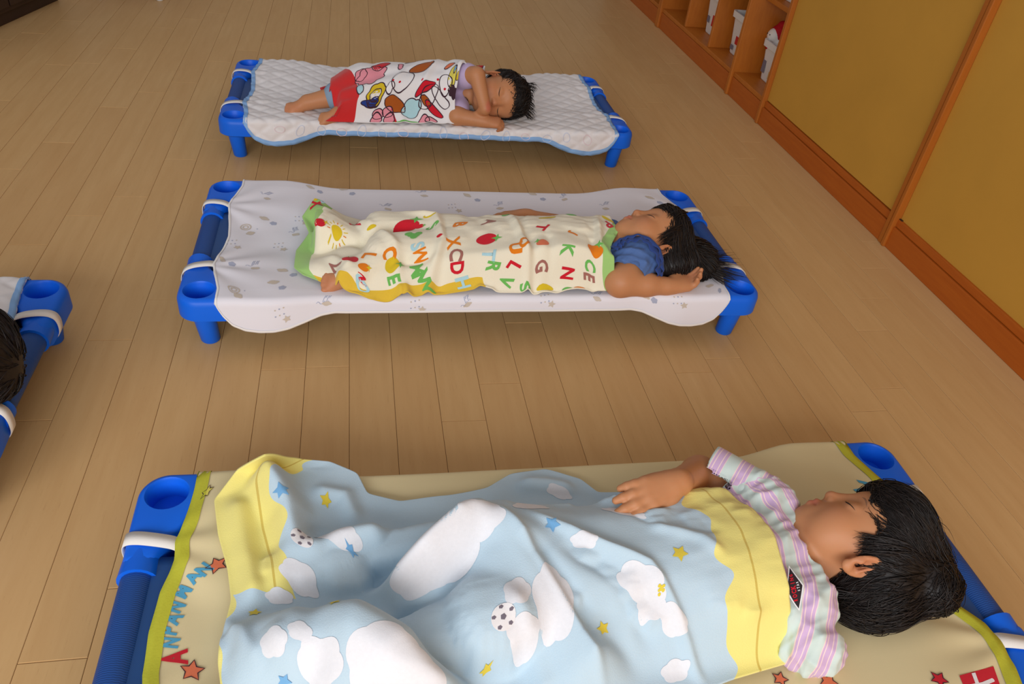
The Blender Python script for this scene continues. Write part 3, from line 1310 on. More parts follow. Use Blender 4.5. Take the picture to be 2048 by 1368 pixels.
def hand(S, wrist, d, n, thumb, size=0.105, curl=(20, 20, 22, 26), bend=1.0, spread=6, tang=38, rw=0.0175, tcurl=12):
    """wrist point, finger direction d, back-of-hand normal n, thumb = +1/-1 side"""
    d = np.array(d, float)
    d /= np.linalg.norm(d)
    n = np.array(n, float)
    n = n - d * (n @ d)
    n /= np.linalg.norm(n)
    l = np.cross(n, d) * thumb
    u = size / 0.105
    w = np.array(wrist, float)

    def P(a, b, c):
        return w + u * (a * d + b * l + c * n)
    S.cap(w - d * 0.006, P(0.016, 0, 0), rw * u, 0.0165 * u, 0.012)
    kn = [(0.052, 0.0165), (0.055, 0.0055), (0.053, -0.0055), (0.048, -0.0155)]
    for (a, b) in kn:
        S.cap(P(0.014, b * 0.55, 0), P(a, b, 0), 0.0125 * u, 0.0092 * u, 0.010)
    S.ell(P(0.034, 0, -0.002), np.array((0.024, 0.023, 0.0115)) * u, 0.010, 'u', np.stack([d, l, n], 1))
    ln = [(0.020, 0.014, 0.011), (0.022, 0.016, 0.012), (0.020, 0.015, 0.011), (0.016, 0.011, 0.010)]
    for i2, ((a, b), lens) in enumerate(zip(kn, ln)):
        sp = math.radians(spread * (1.5 - i2))
        base = P(a, b, 0.0005)
        dd = math.cos(sp) * d + math.sin(sp) * l
        ang = 0
        pts = [base]
        for j, L in enumerate(lens):
            ang += math.radians(curl[i2]) * (1.0 if j == 0 else bend * 1.25)
            pts.append(pts[-1] + u * L * (math.cos(ang) * dd - math.sin(ang) * n))
        rr = [0.0082, 0.0074, 0.0066, 0.0056]
        for j in range(3):
            S.cap(pts[j], pts[j + 1], rr[j] * u, rr[j + 1] * u, 0.003 if j else 0.005)
    ta = math.radians(tang)
    tb = P(0.018, 0.016, -0.004)
    t1 = tb + u * 0.022 * (math.cos(ta) * d + math.sin(ta) * l - 0.1 * n)
    ta2 = ta - math.radians(tcurl)
    t2 = t1 + u * 0.017 * (math.cos(ta2) * d + math.sin(ta2) * l - 0.15 * n)
    ta3 = ta2 - math.radians(tcurl)
    t3 = t2 + u * 0.011 * (math.cos(ta3) * d + math.sin(ta3) * l - 0.15 * n)
    S.cap(P(0.010, 0.006, -0.002), tb, 0.013 * u, 0.0115 * u, 0.008)
    S.cap(tb, t1, 0.0112 * u, 0.0088 * u, 0.006)
    S.cap(t1, t2, 0.0086 * u, 0.0076 * u, 0.003)
    S.cap(t2, t3, 0.0076 * u, 0.0062 * u, 0.003)


def foot(S, ankle, d, up, size=0.13, side=1):
    """ankle point, toe direction d, up = instep direction"""
    d = np.array(d, float)
    d /= np.linalg.norm(d)
    up = np.array(up, float)
    up = up - d * (up @ d)
    up /= np.linalg.norm(up)
    l = np.cross(up, d) * side
    u = size / 0.13
    a = np.array(ankle, float)

    def P(x, y, z):
        return a + u * (x * d + y * l + z * up)
    S.ell(P(-0.022, 0, -0.026), np.array((0.024, 0.021, 0.021)) * u, 0.014, 'u', np.stack([d, l, up], 1))
    S.cap(P(-0.004, 0, -0.006), P(0.05, 0.004, -0.026), 0.024 * u, 0.018 * u, 0.014)
    S.cap(P(-0.02, 0, -0.03), P(0.055, -0.012, -0.034), 0.018 * u, 0.013 * u, 0.014)
    S.cap(P(0.03, 0.008, -0.028), P(0.062, 0.016, -0.032), 0.018 * u, 0.015 * u, 0.012)
    for i2, (y, x, r, ln) in enumerate(((0.021, 0.072, 0.0098, 0.020), (0.0065, 0.074, 0.0074, 0.017), (-0.004, 0.071, 0.007, 0.015), (-0.0135, 0.066, 0.0066, 0.013), (-0.0225, 0.059, 0.0064, 0.010))):
        S.cap(P(x - 0.012, y, -0.033), P(x + ln * 0.45, y, -0.034), r * u, r * u * 0.98, 0.004)


def skin_tint(V, fr, lips=0.55, extra=()):
    t = np.zeros(len(V))
    if fr is not None:
        q = fr.loc(V)
        for sg in (-1, 1):
            c = np.array((sg * 0.036, 0.055, -0.030))
            t += 0.16 * np.exp(-((q - c) ** 2).sum(1) / 0.018 ** 2)
            c = np.array((sg * 0.068, -0.012, -0.012))
            t += 0.22 * np.exp(-((q - c) ** 2).sum(1) / 0.02 ** 2)
        m = ((q[:, 0] / 0.0165) ** 2 + ((q[:, 2] + 0.0475) / 0.0095) ** 2)
        t += lips * np.exp(-m ** 2) * (q[:, 1] > 0.055)
        t += 0.12 * np.exp(-((q - np.array((0, 0.082, -0.02))) ** 2).sum(1) / 0.012 ** 2)
    for c, r, a in extra:
        t += a * np.exp(-((V - np.array(c)) ** 2).sum(1) / r ** 2)
    return np.clip(t, 0, 0.8)


def set_attr(o, name, val):
    at = o.data.attributes.new(name, 'FLOAT', 'POINT')
    at.data.foreach_set('value', np.asarray(val, np.float32))


def person(S, h, label, fr=None, extra=(), it=2):
    V, Q = S.mesh(h)
    V = relax(V, Q, it, 0.4)
    o = add('person', V, Q, M_SKIN)
    set_attr(o, 'tint', skin_tint(V, fr, extra=extra))
    tag(o, label, 'person', 'sleeping children on the nap cots')
    return o


def strands_mesh(paths, r0, sides=3, flat=1.0):
    """paths (n, m, 3) -> tapered thin tubes as one mesh"""
    n, m = paths.shape[:2]
    T = np.gradient(paths, axis=1)
    T /= np.linalg.norm(T, axis=2)[..., None] + 1e-9
    ref = rng.normal(size=(n, 1, 3))
    U = np.cross(T, np.broadcast_to(ref, T.shape))
    U /= np.linalg.norm(U, axis=2)[..., None] + 1e-9
    W = np.cross(T, U)
    s = np.linspace(0, 1, m)
    rad = (np.minimum(1, 0.5 + 4 * s) * (1 - s ** 2.2) + 0.06)[None, :, None] * np.asarray(r0).reshape(-1, 1, 1)
    V = []
    for k in range(sides):
        a = 2 * math.pi * k / sides
        V.append(paths + rad * (math.cos(a) * U + math.sin(a) * W))
    V = np.stack(V, 2).reshape(-1, 3)
    b = (np.arange(n)[:, None] * m + np.arange(m - 1)).ravel() * sides
    F = []
    for k in range(sides):
        k2 = (k + 1) % sides
        F.append(np.stack([b + k, b + k2, b + sides + k2, b + sides + k], 1))
    return V, np.concatenate(F)


def flow_strands(S, roots, flow, steps, length, off=0.002, lift=0.0, jit=0.25, floor_z=None, wander=0.0):
    """grow strands over the implicit surface S"""
    n = len(roots)
    P = S.snap(roots, off, 4)
    st = np.asarray(length).reshape(-1, 1) / steps
    out = [P]
    j = rng.normal(0, jit, (n, 3))
    offs = off + np.abs(rng.normal(0, lift, n)) if lift else np.full(n, off)
    ph = rng.uniform(0, 6.28, n)
    for k in range(steps):
        g = S.grad(P)
        f = flow(P) + j
        f = f - g * (f * g).sum(1)[:, None]
        f /= np.linalg.norm(f, axis=1)[:, None] + 1e-9
        if wander:
            f = f + wander * np.sin(ph + k * 0.7)[:, None] * np.cross(g, f)
        P = P + f * st
        d = S.at(P)
        P = P - S.grad(P) * np.clip(d - offs * (1 + 0.0 * k), -0.01, 0.006)[:, None]
        if floor_z is not None:
            P[:, 2] = np.maximum(P[:, 2], floor_z(P))
        out.append(P)
    return np.stack(out, 1)


def curve_strip(name, pts, r, mat, parent, sides=6):
    pts = np.array(pts)
    n = len(pts)
    s = np.linspace(0, 1, n)
    V, F = tube(pts, r * (0.25 + np.sin(math.pi * s) * 0.75), sides)
    return add(name, V, F, mat, parent)


def face_details(S, fr, parent, sides=(-1, 1), brow=True):
    for q in sides:
        a = np.linspace(0, 1, 9)
        l = np.stack([q * (0.0145 + 0.0310 * a), np.full(9, 0.085), -0.0038 - 0.0034 * np.sin(a * math.pi) + 0.0022 * a], 1)
        P = np.array([S_ray(S, fr, p) for p in l])
        curve_strip('eyelashes', P, 0.0014 * fr.s, M_LASH, parent)
        if brow:
            l = np.stack([q * (0.014 + 0.030 * a), np.full(9, 0.09), 0.0185 + 0.004 * np.sin(a * math.pi) - 0.003 * a], 1)
            P = np.array([S_ray(S, fr, p) for p in l])
            curve_strip('eyebrow', P, 0.0013 * fr.s, M_BROW, parent)


def S_ray(S, fr, p):
    """march from in front of the face back to the skin"""
    ts = np.linspace(0.03, -0.07, 120)
    P = fr.w(np.asarray(p)[None, :] + ts[:, None] * np.array((0, 1.0, 0)))
    d = S.at(P)
    k = np.argmax(d < 0)
    return P[k]


def vnormals(V, Q):
    n = np.cross(V[Q[:, 2]] - V[Q[:, 0]], V[Q[:, 3]] - V[Q[:, 1]])
    N = np.zeros_like(V)
    for d in range(3):
        N[:, d] = sum(np.bincount(Q[:, k], n[:, d], len(V)) for k in range(4))
    return N / (np.linalg.norm(N, axis=1)[:, None] + 1e-12)


def crumple(V, Q, amp, freq, seed, waves=14, aniso=(1, 1, 1)):
    rs = np.random.default_rng(seed)
    d = np.zeros(len(V))
    for _ in range(waves):
        k = rs.normal(0, freq, 3) * np.array(aniso)
        d += 1 - 2 * np.abs(np.sin(V @ k + rs.uniform(0, 6.28) + 0.8 * np.sin(V @ k[::-1] * 0.7)))
    return V + vnormals(V, Q) * (amp * d / waves ** 0.5)[:, None]


def hair_cap(fr, blobs, cuts, k=0.02):
    S = Sdf()
    for c, r in blobs:
        S.ell(fr.w(c), np.array(r) * fr.s, k, 'u', fr.M)
    for c, r in cuts:
        S.ell(fr.w(c), np.array(r) * fr.s, 0.004, 's', fr.M)
    return S


def sample_surface(V, Q, n):
    tri = V[Q]
    A = np.linalg.norm(np.cross(tri[:, 1] - tri[:, 0], tri[:, 2] - tri[:, 0]), axis=1)
    f = rng.choice(len(Q), n, p=A / A.sum())
    a, b = rng.random((2, n, 1))
    return tri[f, 0] * (1 - a) * (1 - b) + tri[f, 1] * a * (1 - b) + tri[f, 2] * a * b + tri[f, 3] * (1 - a) * b


# ---------------- child on the front cot
fr3 = Frame((0.737, 0.635, 0.196), None, (-0.14, 0.712, 0.688), (0.941, -0.122, 0.316), 1.0)
S3 = Sdf()
head(S3, fr3)
nk = fr3.w((0, -0.022, -0.055))
S3.cap(nk, (0.628, 0.640, 0.163), 0.036, 0.044, 0.02)
S3.ell((0.53, 0.645, 0.172), (0.12, 0.095, 0.050), 0.03).ell((0.40, 0.648, 0.168), (0.12, 0.09, 0.046), 0.03).ell((0.28, 0.648, 0.160), (0.09, 0.085, 0.04), 0.03)
S3.cap((0.615, 0.565, 0.165), (0.625, 0.735, 0.172), 0.035, 0.035, 0.03)
# right arm across the belly
el, wr = np.array((0.552, 0.812, 0.176)), onZ(1352, 966, 0.240)
S3.cap((0.628, 0.740, 0.178), el, 0.036, 0.030, 0.015)
S3.cap(el, wr, 0.030, 0.0195, 0.012)
hd = onZ(1243, 1006, 0.243) - wr
hand(S3, wr, hd, (0.08, -0.40, 0.9), 1, 0.112, (8, 9, 10, 12), 1.0, 7, 46)
# left arm beside the body, legs
S3.chain([(0.618, 0.570, 0.165), (0.555, 0.553, 0.148), (0.47, 0.557, 0.146)], [0.034, 0.026, 0.019], 0.015)
hand(S3, (0.465, 0.557, 0.146), (-1, 0.05, 0), (0, 0, 1), -1, 0.09)
S3.chain([(0.25, 0.69, 0.165), onZ(950, 1085, 0.152), onZ(690, 1115, 0.144)], [0.044, 0.028, 0.018], 0.02)
S3.chain([(0.25, 0.605, 0.165), onZ(770, 1320, 0.155), onZ(590, 1310, 0.146)], [0.044, 0.028, 0.018], 0.02)
foot(S3, onZ(680, 1110, 0.152), (-0.9, 0.3, 0.0), (0.3, 0.6, 0.5))
foot(S3, onZ(585, 1310, 0.152), (-0.9, -0.1, 0.0), (0.3, -0.6, 0.5))
child3 = person(S3, 0.0021, 'sleeping child in a striped shirt under a pale blue cloud blanket', fr3)
face_details(S3, fr3, child3)

# hair: short, black, swept back from a fringe
H3 = hair_cap(fr3, [((0, -0.018, 0.030), (0.075, 0.090, 0.074)), ((0, 0.004, 0.072), (0.060, 0.070, 0.046)), ((0, 0.030, 0.058), (0.058, 0.054, 0.046)), ((-0.014, -0.066, 0.012), (0.066, 0.056, 0.070)), ((0.0, -0.060, -0.030), (0.05, 0.035, 0.045)), ((0.0, -0.052, 0.090), (0.056, 0.050, 0.038)), ((-0.03, -0.07, 0.085), (0.04, 0.036, 0.034))],
              [((0, 0.100, -0.026), (0.080, 0.072, 0.070)), ((-0.062, 0.040, -0.040), (0.046, 0.044, 0.062)), ((0.064, 0.026, -0.050), (0.050, 0.052, 0.062))])
V, Q = H3.mesh(0.003)
V = relax(V, Q, 2)
hr3 = add('hair', V, Q, M_HAIR, child3)
roots = sample_surface(V, Q, 4400)
wh = fr3.w((-0.01, -0.055, 0.085))
P = flow_strands(H3, roots, lambda p: (p - wh) / (np.linalg.norm(p - wh, axis=1)[:, None] + 1e-6), 9, rng.uniform(0.03, 0.075, 4400), 0.0006, 0.0022, 0.16, lambda p: bed_z('near', p[:, 0], p[:, 1]) + 0.003)
Vs, Fs = strands_mesh(P, rng.uniform(0.0004, 0.0010, 4400))
add('hair_strands', Vs, Fs, M_HAIR, hr3)


def strand_poly(p0, ctrl, n=12):
    C_ = np.array([p0] + list(ctrl), float)
    t = np.linspace(0, 1, n)
    for _ in range(1):
        m = len(C_) - 1
        out = np.zeros((n, 3))
        for i2 in range(m + 1):
            out += (math.comb(m, i2) * (t ** i2) * ((1 - t) ** (m - i2)))[:, None] * C_[i2]
    return out


def locks(fr, rows, parent, name, r=0.0012, reps=8, spread=0.004):
    """wispy locks given in head space as control polylines"""
    out, rad = [], []
    for ctrl in rows:
        for _ in range(reps):
            j = rng.normal(0, spread, (len(ctrl), 3))
            j[0] *= 0.6
            out.append(strand_poly(fr.w(np.array(ctrl[0]) + j[0]), [fr.w(np.array(c) + q) for c, q in zip(ctrl[1:], j[1:])]))
            rad.append(rng.uniform(0.5, 1.2) * r)
    V, F = strands_mesh(np.array(out), np.array(rad))
    return add(name, V, F, M_HAIR, parent)


# fringe, sideburn, nape and flyaway locks
rows = []
for a in np.linspace(-.8, .8, 13):
    xx = a * 0.050
    yy = 0.072 - 0.020 * a * a
    rows.append([(xx * 0.7, 0.052, 0.100), (xx * 0.95, yy + 0.006, 0.082), (xx * 1.02, yy + 0.008, 0.070), (xx * 1.08 + 0.003 * math.sin(9 * a), yy + 0.003, 0.055 - 0.004 * abs(a) + 0.004 * math.sin(17 * a))])
locks(fr3, rows, hr3, 'fringe', 0.0012, 14, 0.0028)
rows = []
for a in np.linspace(-0.2, 0.35, 9):
    rows.append([(-0.070, -0.005 + 0.03 * a, 0.052), (-0.074, 0.004 + 0.032 * a, 0.030), (-0.071 + 0.012 * a, 0.010 + 0.036 * a, 0.008), (-0.067 + 0.014 * a, 0.014 + 0.040 * a, -0.004 - 0.008 * (1 - a))])
for a in np.linspace(0, 1, 12):
    rows.append([(-0.058 + 0.03 * a, -0.058 - 0.012 * a, 0.0), (-0.060 + 0.03 * a, -0.054 - 0.02 * a, -0.035), (-0.054 + 0.03 * a, -0.044 - 0.028 * a, -0.062), (-0.044 + 0.03 * a, -0.036 - 0.03 * a, -0.088)])
locks(fr3, rows, hr3, 'side_locks', 0.0013, 16, 0.005)
rows = []
for a in np.linspace(0, 1, 7):
    rows.append([(0.03 - 0.03 * a, 0.03 - 0.05 * a, 0.100), (0.03 - 0.03 * a, 0.03 - 0.06 * a, 0.125), (0.04 - 0.02 * a, 0.02 - 0.08 * a, 0.14), (0.05 - 0.02 * a, 0.0 - 0.08 * a, 0.15)])
locks(fr3, rows, hr3, 'flyaway_hair', 0.0006, 3, 0.008)

# striped shirt
def stripe_mat():
    t = NT('striped_cotton')
    at = t.n('ShaderNodeAttribute', attribute_name='band')
    f = t.math('FRACT', t.math('MULTIPLY', at.outputs['Fac'], 1 / 0.040))
    rp = t.n('ShaderNodeValToRGB')
    t.l(f, rp.inputs[0])
    rp.color_ramp.interpolation = 'CONSTANT'
    mint, lil, pk = lin((206, 222, 218)), lin((208, 176, 214)), lin((244, 216, 214))
    stops = [(0, mint), (0.42, pk), (0.46, lil), (0.54, pk), (0.58, lil), (0.78, pk), (0.82, lil), (0.93, pk), (0.96, mint)]
    e = rp.color_ramp.elements
    e[0].position, e[0].color = 0, mint + (1,)
    e[1].position, e[1].color = stops[1][0], stops[1][1] + (1,)
    for p_, c_ in stops[2:]:
        q = e.new(p_)
        q.color = c_ + (1,)
    t.l(rp.outputs[0], t.b.inputs['Base Color'])
    t.b.inputs['Roughness'].default_value = 0.85
    t.b.inputs['Sheen Weight'].default_value = 0.2
    t.bump(t.noise(700, 3), 0.15, 0.0006)
    return t.m


T3 = Sdf()
T3.ell((0.535, 0.648, 0.178), (0.125, 0.110, 0.058), 0.02).ell((0.42, 0.65, 0.171), (0.14, 0.106, 0.060), 0.03).ell((0.28, 0.65, 0.164), (0.09, 0.102, 0.055), 0.03)
T3.cap((0.622, 0.572, 0.172), (0.632, 0.733, 0.182), 0.043, 0.043, 0.03)
T3.cap((0.630, 0.742, 0.186), (0.566, 0.812, 0.186), 0.044, 0.044, 0.02)
T3.cap((0.622, 0.562, 0.170), (0.612, 0.512, 0.150), 0.042, 0.040, 0.025)
T3.cap((0.600, 0.53, 0.150), (0.625, 0.497, 0.146), 0.032, 0.034, 0.02)
T3.plane((0.566, 0.818, 0.19), (-0.72, 0.66, 0.05), 0.002, 's', (0.44, 0.76, 0.05), (0.62, 0.92, 0.3))
T3.cap((0.622, 0.733, 0.183), (0.500, 0.866, 0.190), 0.034, 0.034, 0.003, 's')
T3.cap((0.668, 0.640, 0.185), (0.80, 0.632, 0.215), 0.050, 0.062, 0.004, 's')
V, Q = T3.mesh(0.0028)
V = relax(V, Q, 3, 0.5)
V = V + vnormals(V, Q) * 0.0045 * (1 - smoothstep(0.755, 0.785, V[:, 1]))[:, None]
V = V + (crumple(V, Q, 0.0050, 38, 3) - V) * (1 - smoothstep(0.755, 0.785, V[:, 1]))[:, None]
sh3 = add('shirt', V, Q, stripe_mat(), child3)
ax_ = np.where(V[:, 1] > 0.75, V[:, 0] * 0.72 - (V[:, 1] - 0.75) * 0.69 + 0.17, V[:, 0] + 0.25 * ((V[:, 1] - 0.64) ** 2) / 0.12)
set_attr(sh3, 'band', ax_)

P3 = Sdf()
P3.ell((0.24, 0.648, 0.160), (0.10, 0.104, 0.056), 0.02)
P3.cap((0.23, 0.69, 0.165), (0.19, 0.700, 0.180), 0.056, 0.050, 0.02).cap((0.23, 0.605, 0.165), (0.16, 0.575, 0.175), 0.056, 0.050, 0.02)
V, Q = P3.mesh(0.005)
shorts3 = add('shorts', V, Q, simple('grey_shorts', (120, 126, 140), 0.85), child3)


# ---------------- child on the middle cot
fr2 = Frame((0.692, 1.541, 0.192), None, (-0.25, 0.424, 0.871), (0.941, 0.317, 0.116), 1.0)
S2 = Sdf()
head(S2, fr2)
S2.cap(fr2.w((0, -0.022, -0.055)), (0.585, 1.520, 0.170), 0.035, 0.042, 0.02)
S2.ell((0.49, 1.555, 0.168), (0.11, 0.080, 0.046), 0.03).ell((0.36, 1.565, 0.165), (0.11, 0.078, 0.044), 0.03).ell((0.24, 1.57, 0.158), (0.085, 0.076, 0.038), 0.03)
S2.cap((0.605, 1.485, 0.172), (0.59, 1.600, 0.165), 0.030, 0.030, 0.03)
el = np.array((0.592, 1.425, 0.157))
wr = np.array((0.712, 1.419, 0.148))
S2.cap((0.635, 1.468, 0.183), el, 0.036, 0.036, 0.012)
S2.cap(el, (0.655, 1.421, 0.152), 0.0355, 0.028, 0.010)
S2.cap((0.655, 1.421, 0.152), wr, 0.028, 0.0195, 0.010)
hand(S2, wr, (0.96, 0.20, 0.06), (0.15, 0.25, -0.95), -1, 0.098, (18, 24, 28, 30), 1.0, 3, 30, 0.0185)
wr = np.array((0.415, 1.703, 0.172))
S2.chain([(0.585, 1.62, 0.165), (0.535, 1.69, 0.148), wr], [0.034, 0.029, 0.018], 0.012)
hand(S2, wr, (-1, -0.05, 0.05), (-0.1, 0.35, 0.93), -1, 0.098, (10, 10, 12, 14), 1.0, 3, 30)
S2.chain([(0.24, 1.535, 0.158), (0.10, 1.525, 0.170), (-0.012, 1.462, 0.152)], [0.048, 0.034, 0.022], 0.02)
S2.chain([(0.24, 1.605, 0.158), (0.10, 1.625, 0.170), (-0.02, 1.60, 0.150)], [0.048, 0.034, 0.022], 0.02)
foot(S2, (-0.012, 1.458, 0.158), (-0.80, -0.30, 0.02), (0.2, -0.62, 0.75), 0.105, 1)
foot(S2, (-0.022, 1.60, 0.168), (-0.5, 0.2, 0.6), (0.6, 0, 0.8), 0.115, -1)
child2 = person(S2, 0.0024, 'sleeping child in a blue denim blouse under an alphabet blanket', fr2, [((0.775, 1.438, 0.16), 0.025, 0.18), ((-0.08, 1.43, 0.15), 0.04, 0.2)])
face_details(S2, fr2, child2, (-1, 1), False)
H2 = hair_cap(fr2, [((0, -0.016, 0.030), (0.074, 0.088, 0.073)), ((0, 0.012, 0.062), (0.060, 0.066, 0.045)), ((-0.02, -0.055, 0.03), (0.07, 0.045, 0.07))],
              [((0, 0.100, -0.026), (0.080, 0.074, 0.072)), ((-0.066, 0.032, -0.046), (0.048, 0.046, 0.060)), ((0.066, 0.026, -0.046), (0.048, 0.050, 0.062))])
H2.ell((0.795, 1.555, 0.142), (0.085, 0.085, 0.022), 0.03).ell((0.755, 1.500, 0.140), (0.085, 0.045, 0.022), 0.03).ell((0.83, 1.60, 0.140), (0.06, 0.05, 0.016), 0.03)
V, Q = H2.mesh(0.003)
V = relax(V, Q, 2)
hr2 = add('hair', V, Q, M_HAIR, child2)
roots = sample_surface(V, Q, 2400)
wh2 = fr2.w((0, 0.02, 0.10))
P = flow_strands(H2, roots, lambda p: (p - wh2) / (np.linalg.norm(p - wh2, axis=1)[:, None] + 1e-6) + np.array((0.5, -0.15, -0.3)), 9, rng.uniform(0.03, 0.075, 2400), 0.0006, 0.002, 0.16, lambda p: bed_z('mid', p[:, 0], p[:, 1]) + 0.003)
Vs, Fs = strands_mesh(P, rng.uniform(0.0006, 0.0015, 2400))
add('hair_strands', Vs, Fs, M_HAIR, hr2)
rows = []
for a in np.linspace(-1, 1, 12):
    xx = a * 0.048
    yy = 0.072 - 0.018 * a * a
    e = 0.030 + 0.016 * abs(math.sin(5.1 * a + 1))
    rows.append([(xx * 0.6, 0.050, 0.102), (xx * 0.9, yy + 0.004, 0.086), (xx * 1.0, yy + 0.007, 0.062), (xx * 1.1 - 0.008, yy + 0.003 - 0.006 * abs(a), e - 0.006 * abs(a))])
locks(fr2, rows, hr2, 'fringe', 0.0014, 7, 0.0022)
rows = []
for a in np.linspace(0, 1, 10):
    rows.append([(-0.066, 0.0 + 0.03 * a, 0.05), (-0.072, 0.0 + 0.03 * a, 0.03), (-0.074 + 0.006 * a, -0.006 + 0.034 * a, 0.005), (-0.073 + 0.008 * a, -0.016 + 0.036 * a, -0.018)])
locks(fr2, rows, hr2, 'side_locks', 0.0012, 9, 0.004)
ends, rad = [], []
for k in range(170):
    a = rng.uniform(-1.0, 0.75)
    p0 = np.array((0.80 + 0.03 * math.cos(a), 1.545 + 0.06 * a, 0.152))
    L = rng.uniform(0.06, 0.115)
    d = np.array((math.cos(a * 0.9), math.sin(a * 0.9) * 0.9, 0))
    p1, p2 = p0 + d * L * 0.5 + rng.normal(0, .006, 3), p0 + d * L + rng.normal(0, .010, 3)
    for q in (p1, p2):
        q[2] = bed_z('mid', q[0], q[1]) + rng.uniform(0.003, 0.012)
    ends.append(strand_poly(p0, [p1, p2]))
    rad.append(rng.uniform(0.0006, 0.0013))
Vs, Fs = strands_mesh(np.array(ends), np.array(rad))
add('hair_ends', Vs, Fs, M_HAIR, hr2)

M_DENIM = simple('blue_denim', (84, 114, 170), 0.85, 0.2, 0.12, 260, (600, 0.25, 0.0008), 0.1)
M_DENIM2 = simple('dark_denim_ruffle', (46, 70, 134), 0.85, 0.2, 0.12, 260, (600, 0.25, 0.0008), 0.1)
T2 = Sdf()
T2.ell((0.50, 1.555, 0.170), (0.14, 0.096, 0.060), 0.02).ell((0.36, 1.565, 0.166), (0.13, 0.090, 0.056), 0.03).ell((0.24, 1.57, 0.16), (0.09, 0.088, 0.052), 0.03)
T2.cap((0.622, 1.478, 0.178), (0.605, 1.61, 0.172), 0.048, 0.044, 0.03)
T2.cap((0.650, 1.480, 0.184), (0.606, 1.440, 0.168), 0.052, 0.050, 0.02)
T2.plane((0.600, 1.438, 0.165), (-0.50, -0.80, -0.3), 0.003, 's', (0.5, 1.33, 0.05), (0.72, 1.475, 0.3))
T2.cap((0.620, 1.450, 0.172), (0.588, 1.415, 0.152), 0.041, 0.041, 0.003, 's')
T2.cap(fr2.w((0, 0.010, -0.085)), fr2.w((0, 0.02, 0.0)), 0.036, 0.060, 0.004, 's')
V, Q = T2.mesh(0.0028)
V = relax(V, Q, 3, 0.5)
V = crumple(V, Q, 0.0025, 60, 5)
sh2 = add('blouse', V, Q, M_DENIM, child2)
# ruffle round the neckline
pth = np.array([onZ(*q) for q in ((1226, 505, .205), (1236, 490, .218), (1256, 482, .228), (1288, 486, .228), (1308, 506, .215), (1322, 530, .195), (1330, 552, .170))])
tt = np.linspace(0, 1, 140)
pth = np.stack([np.interp(tt, np.linspace(0, 1, len(pth)), pth[:, k]) for k in range(3)], 1)
for _ in range(14):
    pth[1:-1] = (pth[:-2] + pth[1:-1] * 2 + pth[2:]) / 4
pth = T2.snap(pth, 0.003, 5)
for _ in range(40):
    pth[1:-1] = (pth[:-2] + pth[1:-1] * 2 + pth[2:]) / 4
Nn = T2.grad(pth)
Tn = np.gradient(pth, axis=0)
Tn /= np.linalg.norm(Tn, axis=1)[:, None]
Bn = np.cross(Nn, Tn)
if Bn[:, 0].mean() > 0:
    Bn = -Bn
for _ in range(60):
    for A_ in (Bn, Nn):
        A_[1:-1] = (A_[:-2] + 2 * A_[1:-1] + A_[2:]) / 4
for wid, ph, lift in ((0.026, 0.0, 0.004), (0.014, 1.6, 0.008)):
    nr = 7
    V = []
    for j in range(nr):
        f = j / (nr - 1)
        wv = f * (0.0030 * np.sin(tt * 58 + ph) + 0.0018 * np.sin(tt * 27 + 1 + ph))
        V.append(pth + Bn * (wid * f) + Nn * (lift + 0.004 * math.sin(f * 2.6) + wv)[:, None])
    V = np.concatenate(V)
    F = np.array([(j * 140 + k, j * 140 + k + 1, (j + 1) * 140 + k + 1, (j + 1) * 140 + k) for j in range(nr - 1) for k in range(139)])
    ru = add('ruffle', V, F, M_DENIM2, sh2)
    md = ru.modifiers.new('thickness', 'SOLIDIFY')
    md.thickness = 0.0015
P2 = Sdf()
P2.ell((0.22, 1.57, 0.158), (0.09, 0.088, 0.046), 0.02).cap((0.22, 1.535, 0.160), (0.06, 1.522, 0.168), 0.050, 0.040, 0.02).cap((0.22, 1.605, 0.160), (0.06, 1.625, 0.168), 0.050, 0.040, 0.02)
V, Q = P2.mesh(0.005)
trousers2 = add('trousers', V, Q, simple('grey_trousers', (130, 130, 140), 0.85), child2)

# ---------------- child on the far cot, lying on the side
fr1 = Frame((0.452, 2.470, 0.199), None, (0.021, -0.997, 0.079), (1.0, 0.02, -0.007), 1.0)
S1 = Sdf()
head(S1, fr1)
S1.cap(fr1.w((0, -0.02, -0.055)), (0.335, 2.49, 0.195), 0.034, 0.04, 0.02)
S1.ell((0.24, 2.505, 0.192), (0.11, 0.056, 0.078), 0.03).ell((0.12, 2.52, 0.186), (0.10, 0.054, 0.068), 0.03).ell((0.03, 2.52, 0.180), (0.08, 0.054, 0.062), 0.03)
el = np.array((0.372, 2.408, 0.284))
wr = np.array((0.400, 2.357, 0.196))
S1.cap((0.318, 2.475, 0.258), el, 0.034, 0.026, 0.012)
S1.cap(el, wr, 0.026, 0.0185, 0.008)
hand(S1, wr, (-0.15, 0.62, -0.75), (0.1, -0.75, -0.6), -1, 0.075, (10, 12, 12, 14), 1.0, 2, 20)
el = np.array((0.315, 2.392, 0.156))
wr = np.array((0.402, 2.368, 0.151))
S1.cap((0.325, 2.46, 0.165), el, 0.034, 0.029, 0.012)
S1.cap(el, wr, 0.029, 0.019, 0.008)
hand(S1, wr, (1, -0.05, -0.04), (0.05, -0.35, 0.93), 1, 0.088, (30, 32, 34, 36), 1.1, 4, 30)
S1.chain([(0.03, 2.51, 0.200), (-0.03, 2.46, 0.185), (-0.150, 2.452, 0.158)], [0.05, 0.036, 0.023], 0.02)
foot(S1, (-0.155, 2.450, 0.160), (-0.72, -0.45, -0.05), (0.4, -0.5, 0.75), 0.105, 1)
S1.chain([(0.03, 2.50, 0.160), (0.00, 2.44, 0.155), (-0.055, 2.390, 0.150)], [0.05, 0.034, 0.022], 0.02)
